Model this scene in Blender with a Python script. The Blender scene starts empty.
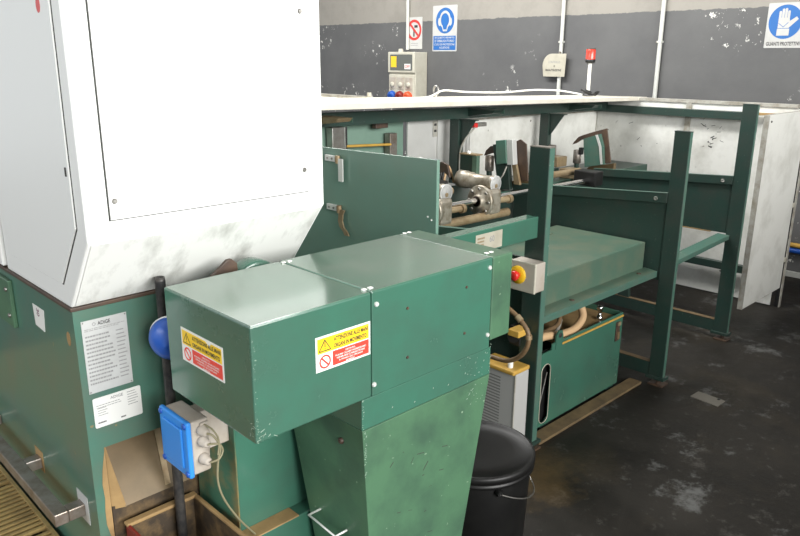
import bpy, bmesh, math, random
from mathutils import Vector, Matrix
random.seed(7)
SC = bpy.context.scene
COL = SC.collection
D = bpy.data

# ------------------------------------------------------------------ materials
def mat(name, col, rough=0.5, metal=0.0, dirt=None, amount=0.35, scale=6.0, bump=0.0, spec=0.5,
        speck=None, speck_scale=60.0, speck_amt=0.0, emit=None, estr=0.0, stretch=None, rvar=0.0, lo=0.42, coat=0.0, coat_ior=1.5):
    m = D.materials.new(name); m.use_nodes = True
    nt = m.node_tree; N = nt.nodes; L = nt.links
    b = N['Principled BSDF']
    b.inputs['Roughness'].default_value = rough
    b.inputs['Metallic'].default_value = metal
    b.inputs['Specular IOR Level'].default_value = spec
    b.inputs['Coat Weight'].default_value = coat
    b.inputs['Coat Roughness'].default_value = 0.15; b.inputs['Coat IOR'].default_value = coat_ior
    c4 = (*col, 1)
    b.inputs['Base Color'].default_value = c4
    if emit:
        b.inputs['Emission Color'].default_value = (*emit, 1); b.inputs['Emission Strength'].default_value = estr
    if dirt or speck or bump or rvar:
        tc = N.new('ShaderNodeTexCoord')
        src = tc.outputs['Object']
        if stretch:
            mp = N.new('ShaderNodeMapping'); mp.inputs['Scale'].default_value = stretch
            L.new(src, mp.inputs['Vector']); src = mp.outputs['Vector']
        nz = N.new('ShaderNodeTexNoise'); nz.inputs['Scale'].default_value = scale; nz.inputs['Detail'].default_value = 7
        nz.inputs['Roughness'].default_value = 0.62
        L.new(src, nz.inputs['Vector'])
        last = None
        if dirt:
            rp = N.new('ShaderNodeMapRange'); rp.inputs['From Min'].default_value = lo; rp.inputs['From Max'].default_value = lo + 0.26
            rp.inputs['To Max'].default_value = amount
            L.new(nz.outputs['Fac'], rp.inputs['Value'])
            mx = N.new('ShaderNodeMix'); mx.data_type = 'RGBA'
            mx.inputs['A'].default_value = c4; mx.inputs['B'].default_value = (*dirt, 1)
            L.new(rp.outputs['Result'], mx.inputs['Factor']); last = mx.outputs['Result']
        if speck:
            n2 = N.new('ShaderNodeTexNoise'); n2.inputs['Scale'].default_value = speck_scale; n2.inputs['Detail'].default_value = 3
            L.new(src, n2.inputs['Vector'])
            r2 = N.new('ShaderNodeMapRange'); r2.inputs['From Min'].default_value = 0.66 - speck_amt; r2.inputs['From Max'].default_value = 0.70 - speck_amt
            L.new(n2.outputs['Fac'], r2.inputs['Value'])
            m2 = N.new('ShaderNodeMix'); m2.data_type = 'RGBA'; m2.inputs['A'].default_value = c4; m2.inputs['B'].default_value = (*speck, 1)
            if last: L.new(last, m2.inputs['A'])
            L.new(r2.outputs['Result'], m2.inputs['Factor']); last = m2.outputs['Result']
        if last: L.new(last, b.inputs['Base Color'])
        if rvar:
            rr = N.new('ShaderNodeMapRange'); rr.inputs['To Min'].default_value = max(0.02, rough - rvar); rr.inputs['To Max'].default_value = min(1, rough + rvar)
            rr.inputs['From Min'].default_value = 0.3; rr.inputs['From Max'].default_value = 0.7
            L.new(nz.outputs['Fac'], rr.inputs['Value']); L.new(rr.outputs['Result'], b.inputs['Roughness'])
        if bump:
            bp = N.new('ShaderNodeBump'); bp.inputs['Strength'].default_value = bump; bp.inputs['Distance'].default_value = 0.01
            L.new(nz.outputs['Fac'], bp.inputs['Height']); L.new(bp.outputs['Normal'], b.inputs['Normal'])
    return m

M = {}
def A(name, *a, **k): M[name] = mat(name, *a, **k)
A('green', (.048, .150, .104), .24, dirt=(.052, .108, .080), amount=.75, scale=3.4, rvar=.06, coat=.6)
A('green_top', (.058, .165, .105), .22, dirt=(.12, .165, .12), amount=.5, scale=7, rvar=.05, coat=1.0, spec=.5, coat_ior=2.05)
A('green_worn', (.070, .158, .088), .42, dirt=(.038, .078, .055), amount=.7, scale=7, speck=(.22, .32, .22), speck_scale=60, speck_amt=-.045)
A('green_base', (.070, .172, .128), .34, dirt=(.115, .150, .112), amount=.7, scale=6, speck=(.24, .20, .10), speck_scale=34, speck_amt=-.05, coat=.4)
A('green_stained', (.055, .160, .100), .5, dirt=(.30, .19, .065), amount=.95, scale=9, lo=.46)
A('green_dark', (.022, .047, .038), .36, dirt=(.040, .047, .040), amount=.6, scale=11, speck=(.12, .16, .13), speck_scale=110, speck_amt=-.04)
A('green_rail_lit_flange', (.062, .145, .112), .40, dirt=(.11, .14, .11), amount=.6, scale=14, speck=(.3, .34, .3), speck_scale=90, speck_amt=-.04)
A('green_panel', (.165, .285, .230), .26, dirt=(.18, .26, .205), amount=.5, scale=5, coat=.5)
A('old_wood', (.17, .115, .055), .8, dirt=(.07, .05, .03), amount=.7, scale=14)
A('green_tray', (.075, .135, .098), .36, dirt=(.15, .16, .11), amount=.7, scale=7)
A('mint', (.17, .27, .215), .5, dirt=(.12, .20, .16), amount=.6, scale=5)
A('white', (.80, .81, .79), .38)
A('white_soiled', (.78, .79, .76), .42, dirt=(.22, .22, .19), amount=.8, scale=5.5, stretch=(1.6, 1, .7), lo=.49)
A('white_panel', (.78, .78, .74), .45, dirt=(.40, .39, .34), amount=.5, scale=5, speck=(.12, .11, .09), speck_scale=14, speck_amt=-.05)
A('white_door', (.72, .72, .68), .45, dirt=(.36, .35, .30), amount=.55, scale=4, lo=.48)
A('frame_grey', (.40, .39, .35), .5, dirt=(.18, .15, .10), amount=.7, scale=16)
A('sheet_grey', (.62, .62, .60), .32, metal=.2, dirt=(.48, .48, .46), amount=.5, scale=4)
A('cream_lid', (.76, .73, .64), .45, dirt=(.55, .46, .33), amount=.4, scale=5)
A('seam', (.03, .03, .028), .7)
A('screw', (.30, .29, .27), .35, metal=.8)
A('bright_screw', (.85, .85, .82), .3, metal=.4)
A('steel', (.42, .41, .39), .34, metal=.9, dirt=(.22, .19, .15), amount=.6, scale=20)
A('steel_worn', (.36, .33, .30), .40, metal=.75, dirt=(.17, .12, .08), amount=.8, scale=14)
A('casting', (.46, .42, .35), .42, metal=.55, dirt=(.16, .12, .07), amount=.8, scale=22, bump=.15)
A('chrome', (.80, .80, .80), .12, metal=1)
A('tan_metal', (.36, .28, .17), .40, metal=.35, dirt=(.22, .13, .06), amount=.7, scale=20)
A('tan_dust', (.36, .235, .10), .75, dirt=(.20, .12, .05), amount=.6, scale=12)
A('brown_plate', (.17, .118, .060), .5, metal=.1, dirt=(.11, .08, .04), amount=.7, scale=10)
A('brown_dark', (.045, .032, .020), .6, dirt=(.22, .14, .06), amount=.7, scale=18)
A('rust_dark', (.060, .038, .028), .5, dirt=(.12, .07, .04), amount=.6, scale=18)
A('black', (.012, .012, .012), .45)
A('black_pole', (.030, .030, .031), .42, metal=.3, dirt=(.10, .09, .08), amount=.7, scale=40)
A('black_plastic', (.006, .006, .006), .42, spec=.35, dirt=(.013, .013, .012), amount=.6, scale=9)
A('blue', (.035, .25, .72), .34)
A('blue_dark', (.014, .085, .40), .35)
A('grey_plastic', (.42, .38, .33), .55, dirt=(.28, .22, .15), amount=.5, scale=12)
A('beige_box', (.50, .48, .40), .5, dirt=(.38, .35, .27), amount=.4, scale=12)
A('glass_dark', (.10, .105, .095), .12)
A('red', (.62, .025, .02), .35)
A('red_dark', (.22, .018, .014), .4, dirt=(.10, .02, .015), amount=.5, scale=8)
A('red_lamp', (.75, .05, .03), .2, spec=.7)
A('orange_red', (.75, .09, .03), .35)
A('yellow', (.85, .52, .02), .45)
A('yellow_dust', (.55, .33, .06), .6, dirt=(.3, .18, .05), amount=.5, scale=15)
A('sign_white', (.78, .78, .75), .4)
A('sign_yellow', (.88, .58, .02), .4)
A('sign_red', (.78, .06, .04), .4)
A('sign_blue', (.025, .19, .56), .4)
A('board_white', (.50, .50, .48), .45, dirt=(.38, .37, .34), amount=.4, scale=9)
A('board_blue', (.020, .125, .38), .45)
A('board_red', (.50, .035, .03), .45)
A('ink', (.03, .03, .03), .5)
A('ink_grey', (.28, .28, .28), .5)
A('ink_maroon', (.16, .04, .09), .5)
A('plate_metal', (.58, .59, .58), .45, metal=.15, dirt=(.46, .46, .45), amount=.5, scale=16)
A('sign_beige', (.52, .49, .40), .42, metal=.2, dirt=(.36, .33, .25), amount=.5, scale=12)
A('hose_tan', (.60, .40, .22), .5)
A('hose_brown', (.19, .12, .06), .5, dirt=(.07, .05, .03), amount=.6, scale=25)
A('cable_white', (.80, .79, .74), .5)
A('cable_olive', (.22, .20, .12), .55)
A('grille_grey', (.42, .42, .41), .45)
A('grille_slot', (.20, .20, .195), .7)
A('concrete_plate', (.13, .12, .10), .6)
A('conduit', (.54, .55, .51), .5)
A('grating', (.42, .30, .12), .45, metal=.2, dirt=(.15, .10, .045), amount=.6, scale=18)
A('grating_gap', (.025, .02, .014), .8)

# ------------------------------------------------------------------ mesh building
class MB:
    def __init__(s): s.v = []; s.f = []; s.mi = []; s.sm = []; s.mats = []
    def m(s, name):
        if name not in s.mats: s.mats.append(name)
        return s.mats.index(name)
    def add(s, vs, fs, mt, smooth=False):
        k = len(s.v); i = s.m(mt)
        s.v += [Vector(p) for p in vs]
        for f in fs:
            s.f.append([k + j for j in f]); s.mi.append(i); s.sm.append(smooth)
        return s
    def from_bm(s, bm, mt, smooth=False):
        bm.verts.index_update()
        s.add([v.co.copy() for v in bm.verts], [[v.index for v in f.verts] for f in bm.faces], mt, smooth)
        bm.free(); return s
    def box(s, lo, hi, mt, bev=0.0, seg=2):
        x0, y0, z0 = lo; x1, y1, z1 = hi
        x0, x1 = min(x0, x1), max(x0, x1); y0, y1 = min(y0, y1), max(y0, y1); z0, z1 = min(z0, z1), max(z0, z1)
        return s.hexa([(x0, y0, z0), (x1, y0, z0), (x1, y1, z0), (x0, y1, z0), (x0, y0, z1), (x1, y0, z1), (x1, y1, z1), (x0, y1, z1)], mt, bev, seg)
    def hexa(s, p, mt, bev=0.0, seg=2):
        fs = [(0, 3, 2, 1), (4, 5, 6, 7), (0, 1, 5, 4), (1, 2, 6, 5), (2, 3, 7, 6), (3, 0, 4, 7)]
        if bev <= 0: return s.add(p, fs, mt)
        bm = bmesh.new(); vs = [bm.verts.new(q) for q in p]
        for f in fs: bm.faces.new([vs[i] for i in f])
        bmesh.ops.bevel(bm, geom=list(bm.edges), offset=bev, segments=seg, affect='EDGES', profile=.5)
        return s.from_bm(bm, mt)
    def prism(s, pts, ext, mt, bev=0.0):
        """closed polygon of 3D points pushed along the vector ext"""
        pts = [Vector(p) for p in pts]; ext = Vector(ext); n = len(pts)
        nrm = Vector((0, 0, 0))
        for i in range(n): nrm += pts[i].cross(pts[(i + 1) % n])
        if nrm.dot(ext) > 0: pts = pts[::-1]
        vs = pts + [p + ext for p in pts]
        fs = [list(range(n)), list(range(2 * n - 1, n - 1, -1))]
        for i in range(n):
            j = (i + 1) % n; fs.append([j, i, n + i, n + j])
        if bev <= 0: return s.add(vs, fs, mt)
        bm = bmesh.new(); bv = [bm.verts.new(q) for q in vs]
        for f in fs: bm.faces.new([bv[i] for i in f])
        bmesh.ops.bevel(bm, geom=list(bm.edges), offset=bev, segments=2, affect='EDGES', profile=.5)
        return s.from_bm(bm, mt)
    def tube(s, path, r, mt, n=10, cap=True):
        P = [Vector(p) for p in path]; R = r if isinstance(r, (list, tuple)) else [r] * len(P)
        t0 = (P[1] - P[0]).normalized()
        u = t0.orthogonal().normalized(); vs = []
        for i, p in enumerate(P):
            t = ((P[min(i + 1, len(P) - 1)] - P[i]).normalized() + (P[i] - P[max(i - 1, 0)]).normalized())
            t = t.normalized() if t.length > 1e-6 else t0
            u = (u - t * u.dot(t)).normalized(); w = t.cross(u)
            for k in range(n):
                a = 2 * math.pi * k / n
                vs.append(p + (u * math.cos(a) + w * math.sin(a)) * R[i])
        fs = []
        for i in range(len(P) - 1):
            for k in range(n):
                a = i * n + k; b = i * n + (k + 1) % n
                fs.append((a, b, b + n, a + n))
        s.add(vs, fs, mt, True)
        if cap:
            s.add(vs[:n], [list(range(n - 1, -1, -1))], mt); s.add(vs[-n:], [list(range(n))], mt)
        return s
    def cyl(s, a, b, r, mt, n=24): return s.tube([a, b], r, mt, n)
    def lathe(s, o, axis, prof, mt, n=32, caps=True):
        """prof: (radius, distance along axis)"""
        o = Vector(o); ax = Vector(axis).normalized(); u = ax.orthogonal().normalized(); w = ax.cross(u)
        vs = []
        for r, h in prof:
            for k in range(n):
                a = 2 * math.pi * k / n
                vs.append(o + ax * h + (u * math.cos(a) + w * math.sin(a)) * r)
        fs = []
        for i in range(len(prof) - 1):
            for k in range(n):
                a = i * n + k; b = i * n + (k + 1) % n
                fs.append((a, b, b + n, a + n))
        s.add(vs, fs, mt, True)
        if caps:
            s.add(vs[:n], [list(range(n - 1, -1, -1))], mt); s.add(vs[-n:], [list(range(n))], mt)
        return s
    def build(s, name, parent=None):
        off = world_of(parent)
        me = D.meshes.new(name)
        me.from_pydata([v - off for v in s.v], [], s.f)
        for mname in s.mats: me.materials.append(M[mname])
        me.polygons.foreach_set('material_index', s.mi); me.polygons.foreach_set('use_smooth', s.sm)
        me.update()
        o = D.objects.new(name, me); COL.objects.link(o)
        if parent: o.parent = parent
        else:
            c = Vector((sum(v.x for v in s.v), sum(v.y for v in s.v), 0)) / max(1, len(s.v)); c.z = min(v.z for v in s.v)
            me.transform(Matrix.Translation(-c)); o.location = c
        return o

def world_of(o):
    w = Vector((0, 0, 0))
    while o: w += Vector(o.location); o = o.parent
    return w

def thing(name, label, cat, loc, group=None):
    o = D.objects.new(name, None); o.empty_display_size = .1; COL.objects.link(o); o.location = loc
    return tag(o, label, cat, group)
def tag(o, label, cat, group=None):
    o['label'] = label; o['category'] = cat
    if group: o['group'] = group
    return o
def struct(o): o['kind'] = 'structure'; return o
def lab(o, label): o['label'] = label; return o

class Fr:
    """a flat frame: origin o, axes u (across) and v (up); n points out of the face"""
    def __init__(s, o, u, v): s.o = Vector(o); s.u = Vector(u).normalized(); s.v = Vector(v).normalized(); s.n = s.u.cross(s.v)
    def p(s, x, y, z=0.0): return s.o + s.u * x + s.v * y + s.n * z
def flat(mb, fr, pts, z, th, mt): return mb.prism([fr.p(x, y, z) for x, y in pts], fr.n * th, mt)
def rect(mb, fr, x0, y0, x1, y1, z, th, mt): return flat(mb, fr, [(x0, y0), (x1, y0), (x1, y1), (x0, y1)], z, th, mt)
def rrect(mb, fr, x0, y0, x1, y1, r, z, th, mt):
    pts = []
    for cx, cy, a0 in ((x1 - r, y0 + r, -90), (x1 - r, y1 - r, 0), (x0 + r, y1 - r, 90), (x0 + r, y0 + r, 180)):
        for k in range(5):
            a = math.radians(a0 + 22.5 * k); pts.append((cx + r * math.cos(a), cy + r * math.sin(a)))
    return flat(mb, fr, pts, z, th, mt)
def ellipse(mb, fr, cx, cy, rx, ry, z, th, mt, n=32):
    return flat(mb, fr, [(cx + rx * math.cos(2 * math.pi * k / n), cy + ry * math.sin(2 * math.pi * k / n)) for k in range(n)], z, th, mt)
def ring(mb, fr, cx, cy, r0, r1, z, th, mt, n=32):
    for k in range(n):
        a, b = 2 * math.pi * k / n, 2 * math.pi * (k + 1) / n
        flat(mb, fr, [(cx + r0 * math.cos(a), cy + r0 * math.sin(a)), (cx + r1 * math.cos(a), cy + r1 * math.sin(a)),
                      (cx + r1 * math.cos(b), cy + r1 * math.sin(b)), (cx + r0 * math.cos(b), cy + r0 * math.sin(b))], z, th, mt)
    return mb
def line(mb, fr, x0, y0, x1, y1, w, z, th, mt):
    d = Vector((x1 - x0, y1 - y0)); q = Vector((-d.y, d.x)).normalized() * w / 2
    return flat(mb, fr, [(x0 + q.x, y0 + q.y), (x1 + q.x, y1 + q.y), (x1 - q.x, y1 - q.y), (x0 - q.x, y0 - q.y)], z, th, mt)
def text(mb, fr, s, x0, y0, w, h, z, mt, bold=0.0, rot=0):
    """lettering stretched into the rectangle (x0, y0, w, h) of a frame"""
    cu = D.curves.new('lettering', 'FONT'); cu.body = s; cu.offset = bold; cu.resolution_u = 3
    ob = D.objects.new('lettering', cu)
    me = D.meshes.new_from_object(ob)
    co = [v.co.copy() for v in me.vertices]; fs = [list(p.vertices) for p in me.polygons]
    D.objects.remove(ob); D.curves.remove(cu); D.meshes.remove(me)
    if not co: return mb
    if rot: co = [Vector((c.y, -c.x, 0)) if rot < 0 else Vector((-c.y, c.x, 0)) for c in co]
    ax, bx = min(c.x for c in co), max(c.x for c in co); ay, by = min(c.y for c in co), max(c.y for c in co)
    k = w / max(bx - ax, 1e-6); q = h / max(by - ay, 1e-6)
    mb.add([fr.p(x0 + (c.x - ax) * k, y0 + (c.y - ay) * q, z) for c in co], fs, mt)
    return mb
def scribble(mb, fr, x0, y0, x1, y1, rows, z, mt, seed=1, fill=.55):
    """rows of small print too fine to read"""
    r = random.Random(seed); dy = (y1 - y0) / rows
    for i in range(rows):
        y = y1 - (i + .5) * dy; x = x0
        end = x0 + (x1 - x0) * r.uniform(.72, 1)
        while x < end:
            w = r.uniform(.03, .11) * (x1 - x0); rect(mb, fr, x, y - dy * fill / 2, min(x + w, x1), y + dy * fill / 2, z, .0002, mt); x += w + .018 * (x1 - x0)
    return mb
def screw(mb, fr, x, y, r=.006, mt='screw', z=0.0):
    return mb.lathe(fr.p(x, y, z), fr.n, [(r, 0), (r, r * .35), (r * .7, r * .7)], mt, 12)
def clip(mb, x, y, z, along=(1, 0)):
    """a small pair of bright fixing tabs on a sheet seam"""
    ux, uy = along
    for t in (-.010, .010):
        mb.box((x + ux * t - .006, y + uy * t - .005, z), (x + ux * t + .006, y + uy * t + .005, z + .004), 'bright_screw', .0015)

NY = lambda x, y, z: Fr((x, y, z), (1, 0, 0), (0, 0, 1))      # a face that looks to -Y
NX = lambda x, y, z: Fr((x, y, z), (0, -1, 0), (0, 0, 1))     # a face that looks to -X
UP = lambda x, y, z: Fr((x, y, z), (1, 0, 0), (0, 1, 0))

# ------------------------------------------------------------------ the room
def floor_material():
    m = D.materials.new('oily_concrete'); m.use_nodes = True
    nt = m.node_tree; N = nt.nodes; L = nt.links; b = N['Principled BSDF']
    tc = N.new('ShaderNodeTexCoord')
    def noise(scale, det=8, ro=.65):
        n = N.new('ShaderNodeTexNoise'); n.inputs['Scale'].default_value = scale; n.inputs['Detail'].default_value = det; n.inputs['Roughness'].default_value = ro
        L.new(tc.outputs['Object'], n.inputs['Vector']); return n.outputs['Fac']
    def rng(x, a, bb, t0=0, t1=1):
        r = N.new('ShaderNodeMapRange'); r.inputs['From Min'].default_value = a; r.inputs['From Max'].default_value = bb
        r.inputs['To Min'].default_value = t0; r.inputs['To Max'].default_value = t1; L.new(x, r.inputs['Value']); return r.outputs['Result']
    def mix(f, a, c):
        x = N.new('ShaderNodeMix'); x.data_type = 'RGBA'; L.new(f, x.inputs['Factor'])
        if isinstance(a, tuple): x.inputs['A'].default_value = (*a, 1)
        else: L.new(a, x.inputs['A'])
        x.inputs['B'].default_value = (*c, 1); return x.outputs['Result']
    n1 = noise(1.6); n2 = noise(3.1, 10, .75); n3 = noise(22, 6, .7); n4 = noise(.9)
    c = mix(rng(n1, .38, .62), (.011, .0098, .0082), (.026, .023, .019))
    c = mix(rng(n4, .52, .66, 0, .45), c, (.055, .042, .025))
    c = mix(rng(n2, .565, .66, 0, .75), c, (.14, .142, .138))
    c = mix(rng(n3, .60, .70, 0, .45), c, (.06, .058, .052))
    n5 = noise(5.5, 8, .8)
    c = mix(rng(n5, .57, .66, 0, .55), c, (.075, .070, .062))
    vd = N.new('ShaderNodeVectorMath'); vd.operation = 'DISTANCE'; vd.inputs[1].default_value = (2.36, 1.60, 0); L.new(tc.outputs['Object'], vd.inputs[0])
    ad = N.new('ShaderNodeMath'); ad.operation = 'MULTIPLY_ADD'; L.new(n2, ad.inputs[0]); ad.inputs[1].default_value = -.9; L.new(vd.outputs['Value'], ad.inputs[2])
    c = mix(rng(ad.outputs[0], -.18, -.40, 0, .75), c, (.100, .066, .028))
    L.new(c, b.inputs['Base Color'])
    L.new(rng(n1, .35, .65, .38, .66), b.inputs['Roughness'])
    b.inputs['Specular IOR Level'].default_value = .22
    bp = N.new('ShaderNodeBump'); bp.inputs['Strength'].default_value = .2; bp.inputs['Distance'].default_value = .01
    L.new(n3, bp.inputs['Height']); L.new(bp.outputs['Normal'], b.inputs['Normal'])
    return m
def wall_material():
    m = D.materials.new('painted_wall'); m.use_nodes = True
    nt = m.node_tree; N = nt.nodes; L = nt.links; b = N['Principled BSDF']
    b.inputs['Roughness'].default_value = .6
    tc = N.new('ShaderNodeTexCoord'); sp = N.new('ShaderNodeSeparateXYZ'); L.new(tc.outputs['Object'], sp.inputs['Vector'])
    def noise(scale, det=6, ro=.6, stretch=None):
        v = tc.outputs['Object']
        if stretch:
            mp = N.new('ShaderNodeMapping'); mp.inputs['Scale'].default_value = stretch; L.new(v, mp.inputs['Vector']); v = mp.outputs['Vector']
        n = N.new('ShaderNodeTexNoise'); n.inputs['Scale'].default_value = scale; n.inputs['Detail'].default_value = det; n.inputs['Roughness'].default_value = ro
        L.new(v, n.inputs['Vector']); return n.outputs['Fac']
    def rng(x, a, bb, t0=0, t1=1):
        r = N.new('ShaderNodeMapRange'); r.inputs['From Min'].default_value = a; r.inputs['From Max'].default_value = bb
        r.inputs['To Min'].default_value = t0; r.inputs['To Max'].default_value = t1; L.new(x, r.inputs['Value']); return r.outputs['Result']
    def mix(f, a, c):
        x = N.new('ShaderNodeMix'); x.data_type = 'RGBA'; L.new(f, x.inputs['Factor'])
        for k, q in (('A', a), ('B', c)):
            if isinstance(q, tuple): x.inputs[k].default_value = (*q, 1)
            else: L.new(q, x.inputs[k])
        return x.outputs['Result']
    def mul(a, c):
        x = N.new('ShaderNodeMath'); x.operation = 'MULTIPLY'; L.new(a, x.inputs[0]); L.new(c, x.inputs[1]); return x.outputs[0]
    grey = mix(rng(noise(2.2), .35, .65), (.092, .092, .093), (.114, .114, .113))
    chips = mul(rng(noise(13, 6, .72), .600, .618), rng(noise(.9, 3), .49, .55))
    grey = mix(chips, grey, (.72, .71, .66))
    grey = mix(rng(noise(3, 8, .75, (1, 1, 6)), .66, .72, 0, .5), grey, (.09, .09, .09))
    cream = mix(rng(noise(3, 8, .7), .45, .68, 0, .6), (.28, .262, .23), (.20, .188, .166))
    cream = mix(rng(noise(9, 8, .75, (1, 3, 1)), .64, .69, 0, .6), cream, (.24, .22, .20))
    edge = N.new('ShaderNodeMath'); edge.operation = 'MULTIPLY_ADD'; L.new(noise(14, 3), edge.inputs[0]); edge.inputs[1].default_value = .03; L.new(sp.outputs['Z'], edge.inputs[2])
    c = mix(rng(edge.outputs[0], 2.172, 2.178), grey, cream)
    c = mix(rng(edge.outputs[0], 2.74, 2.80), c, (.20, .195, .18))  # unseen dark band, added to darken the reflection in the guard housing top
    L.new(c, b.inputs['Base Color'])
    bp = N.new('ShaderNodeBump'); bp.inputs['Strength'].default_value = .25; bp.inputs['Distance'].default_value = .01
    L.new(noise(9, 6, .7), bp.inputs['Height']); L.new(bp.outputs['Normal'], b.inputs['Normal'])
    return m
A('roof', (.16, .16, .155), .8)
A('scuff', (.34, .44, .36), .55)
A('scuff_dark', (.05, .05, .045), .6)
M['floor'] = floor_material(); M['wall'] = wall_material()
def slab(name, lo, hi, mt):
    o = MB().box(lo, hi, mt).build(name); w = Vector(o.location)
    o.data.transform(Matrix.Translation(w)); o.location = (0, 0, 0)
    return struct(o)
slab('floor', (-7, -7, -.1), (6.6, 13, 0), 'floor')
slab('ceiling', (-7, -7, 4.6), (6.6, 13, 4.7), 'roof')
slab('unseen_shade_screen', (2.2, -1.7, 0), (6.45, -1.6, 1.85), 'roof')  # added out of view to keep low daylight off floor, tank and door
slab('wall_back', (6.46, -7, 0), (6.66, 13, 4.6), 'wall')

# ------------------------------------------------------------------ the sawing machine on the left
mach = thing('sawing_machine', 'white and green sawing machine with an overhanging white hood at the left', 'machine', (.95, 2.4, 0))
bx = MB()
bx.prism([(.597, 1.75, 0), (.634, 1.75, 0), (.634, 1.75, .765), (1.12, 1.75, .765), (1.12, 1.75, 0), (1.262, 1.75, 0), (1.262, 1.75, 1.158), (.597, 1.75, 1.158)], (0, .25, 0), 'green_base')
bx.box((.597, 2.0, 0), (1.262, 3.6, 1.158), 'green_base')
bx.box((.592, 1.745, 1.150), (1.266, 3.6, 1.160), 'rust_dark', .002)
base = bx.build('base', mach)
# worn patch and the dusty edge of the opening
wp = MB(); f = NX(.5968, 1.795, 1.067)
ellipse(wp, f, 0, 0, .012, .019, 0, .0008, 'tan_dust', 14); lab(wp.build('worn_patch', base), 'brown worn patch')
du = MB(); du.box((.6335, 1.7492, .45), (.6345, 1.99, .765), 'tan_dust')
rng_ = random.Random(3)
pts = [(.634, .760)] + [(.634 - rng_.uniform(.008, .022), z) for z in (.70, .66, .62, .58, .54, .50)] + [(.634, .46)]
du.prism([(x, 1.7496, z) for x, z in pts], (0, -.0006, 0), 'tan_dust'); lab(du.build('dust_streak', base), 'tan dust along the opening edge')
# hood
hd = MB()
prof = [(1.600, 2.25), (1.600, 1.349), (1.752, 1.160), (2.222, 1.160), (2.222, 2.25)]
hd.prism([(.597, y, z) for y, z in prof], (.668, 0, 0), 'white', .004)
hood = hd.build('hood', mach)
sl = MB(); n = Vector((0, -(1.349 - 1.160), -(1.752 - 1.600))).normalized()
sl.prism([Vector(p) + n * .0012 for p in ((.606, 1.605, 1.343), (1.256, 1.605, 1.343), (1.256, 1.748, 1.165), (.606, 1.748, 1.165))], n * .0012, 'white_soiled')
lab(sl.build('sloping_apron', hood), 'soiled white slope under the hood')
g = MB(); f = NY(0, 1.600, 0)
rect(g, f, .650, 1.392, 1.211, 2.20, .0, .0015, 'seam'); rect(g, f, .653, 1.395, 1.2085, 2.197, .0005, .005, 'white')
for x, z in ((.665, 1.437), (1.195, 1.455), (1.195, 1.863)): screw(g, f, x, z, .0065, 'screw', .0055)
g.build('front_door', hood)
g = MB(); f = NX(.597, 0, 0)
pp = [(-2.168, 1.213), (-1.780, 1.213), (-1.650, 1.372), (-1.640, 2.2), (-2.168, 2.2)]
flat(g, f, pp, 0, .0012, 'seam')
qq = [(-2.166, 1.216), (-1.782, 1.216), (-1.653, 1.374), (-1.643, 2.198), (-2.166, 2.198)]
flat(g, f, qq, .0004, .004, 'white')
rect(g, f, -1.668, 1.492, -1.662, 1.512, .0044, .002, 'seam')
g.build('side_door', hood)
g = MB(); ellipse(g, f, -1.708, 1.853, .011, .016, .0044, .0008, 'red', 16); lab(g.build('spot_sticker', hood), 'red spot sticker')
# neighbouring section of the cabinet further left
g = MB(); g.box((.590, 2.240, 1.165), (1.262, 3.6, 2.25), 'white', .004); screw(g, NX(.590, 0, 0), -2.275, 1.235, .007); sp_ = g.build('side_panel', mach)
g = MB(); g.box((.585, 2.20, .985), (.597, 2.75, 1.13), 'green_worn', .003)
for z in (1.10, 1.02): screw(g, NX(.585, 0, 0), -2.225, z, .007, 'screw')
g.build('bracket', mach)
# plates
g = MB(); f = NY(.6135, 1.75, .924)
rect(g, f, 0, 0, .115, .195, 0, .002, 'plate_metal')
text(g, f, 'ADIGE', .040, .178, .032, .010, .0023, 'ink', .02)
ring(g, f, .031, .183, .003, .0045, .002, .0003, 'ink_grey', 12)
scribble(g, f, .006, .166, .108, .174, 2, .002, 'ink_grey', 2, .4)
scribble(g, f, .006, .020, .078, .158, 13, .002, 'ink_grey', 3, .42)
scribble(g, f, .084, .020, .108, .158, 13, .002, 'ink_grey', 4, .30)
for x, y in ((.004, .004), (.111, .004), (.004, .191), (.111, .191)): screw(g, f, x, y, .002, 'screw', .002)
lab(g.build('rating_plate', mach), 'grey metal plate with rows of small print')
g = MB(); f = NY(.619, 1.75, .825)
rrect(g, f, 0, 0, .127, .083, .004, 0, .0012, 'sign_white')
text(g, f, 'ADIGE', .045, .069, .034, .008, .0014, 'ink_grey', .02)
scribble(g, f, .008, .052, .075, .064, 2, .0012, 'ink_grey', 5, .3); scribble(g, f, .090, .035, .118, .078, 6, .0012, 'ink_grey', 8, .3)
scribble(g, f, .010, .030, .036, .056, 4, .0012, 'ink_grey', 9, .3); scribble(g, f, .008, .008, .030, .018, 1, .0012, 'ink', 6, .4); scribble(g, f, .068, .006, .084, .014, 1, .0012, 'ink', 7, .5)
lab(g.build('data_label', mach), 'white paper data label with small print')
g = MB(); f = NX(.597, 2.042, 1.036)
flat(g, f, [(.005, .004), (.072, 0), (.084, .064), (0, .064)], 0, .001, 'sign_white')
text(g, f, '30', .027, .036, .020, .022, .0012, 'ink_maroon', .02, -1)
lab(g.build('number_label', mach), 'white label reading 30')
# grab rail on the left face
g = MB(); g.box((.515, 1.835, .535), (.552, 2.75, .572), 'steel_worn', .003)
rail = g.build('grab_rail', mach)
for y in (1.835, 2.165, 2.55):
    g = MB(); g.box((.552, y, .536), (.597, y + .037, .571), 'steel_worn', .003); g.build('standoff', rail)
g = MB(); g.box((.5955, 1.812, .515), (.5968, 1.885, .60), 'plate_metal'); g.build('weld_mark', rail)
g = MB(); g.box((.5955, 2.15, .525), (.5968, 2.215, .595), 'tan_dust'); lab(g.build('weld_mark', rail), 'tan weld mark')
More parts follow.
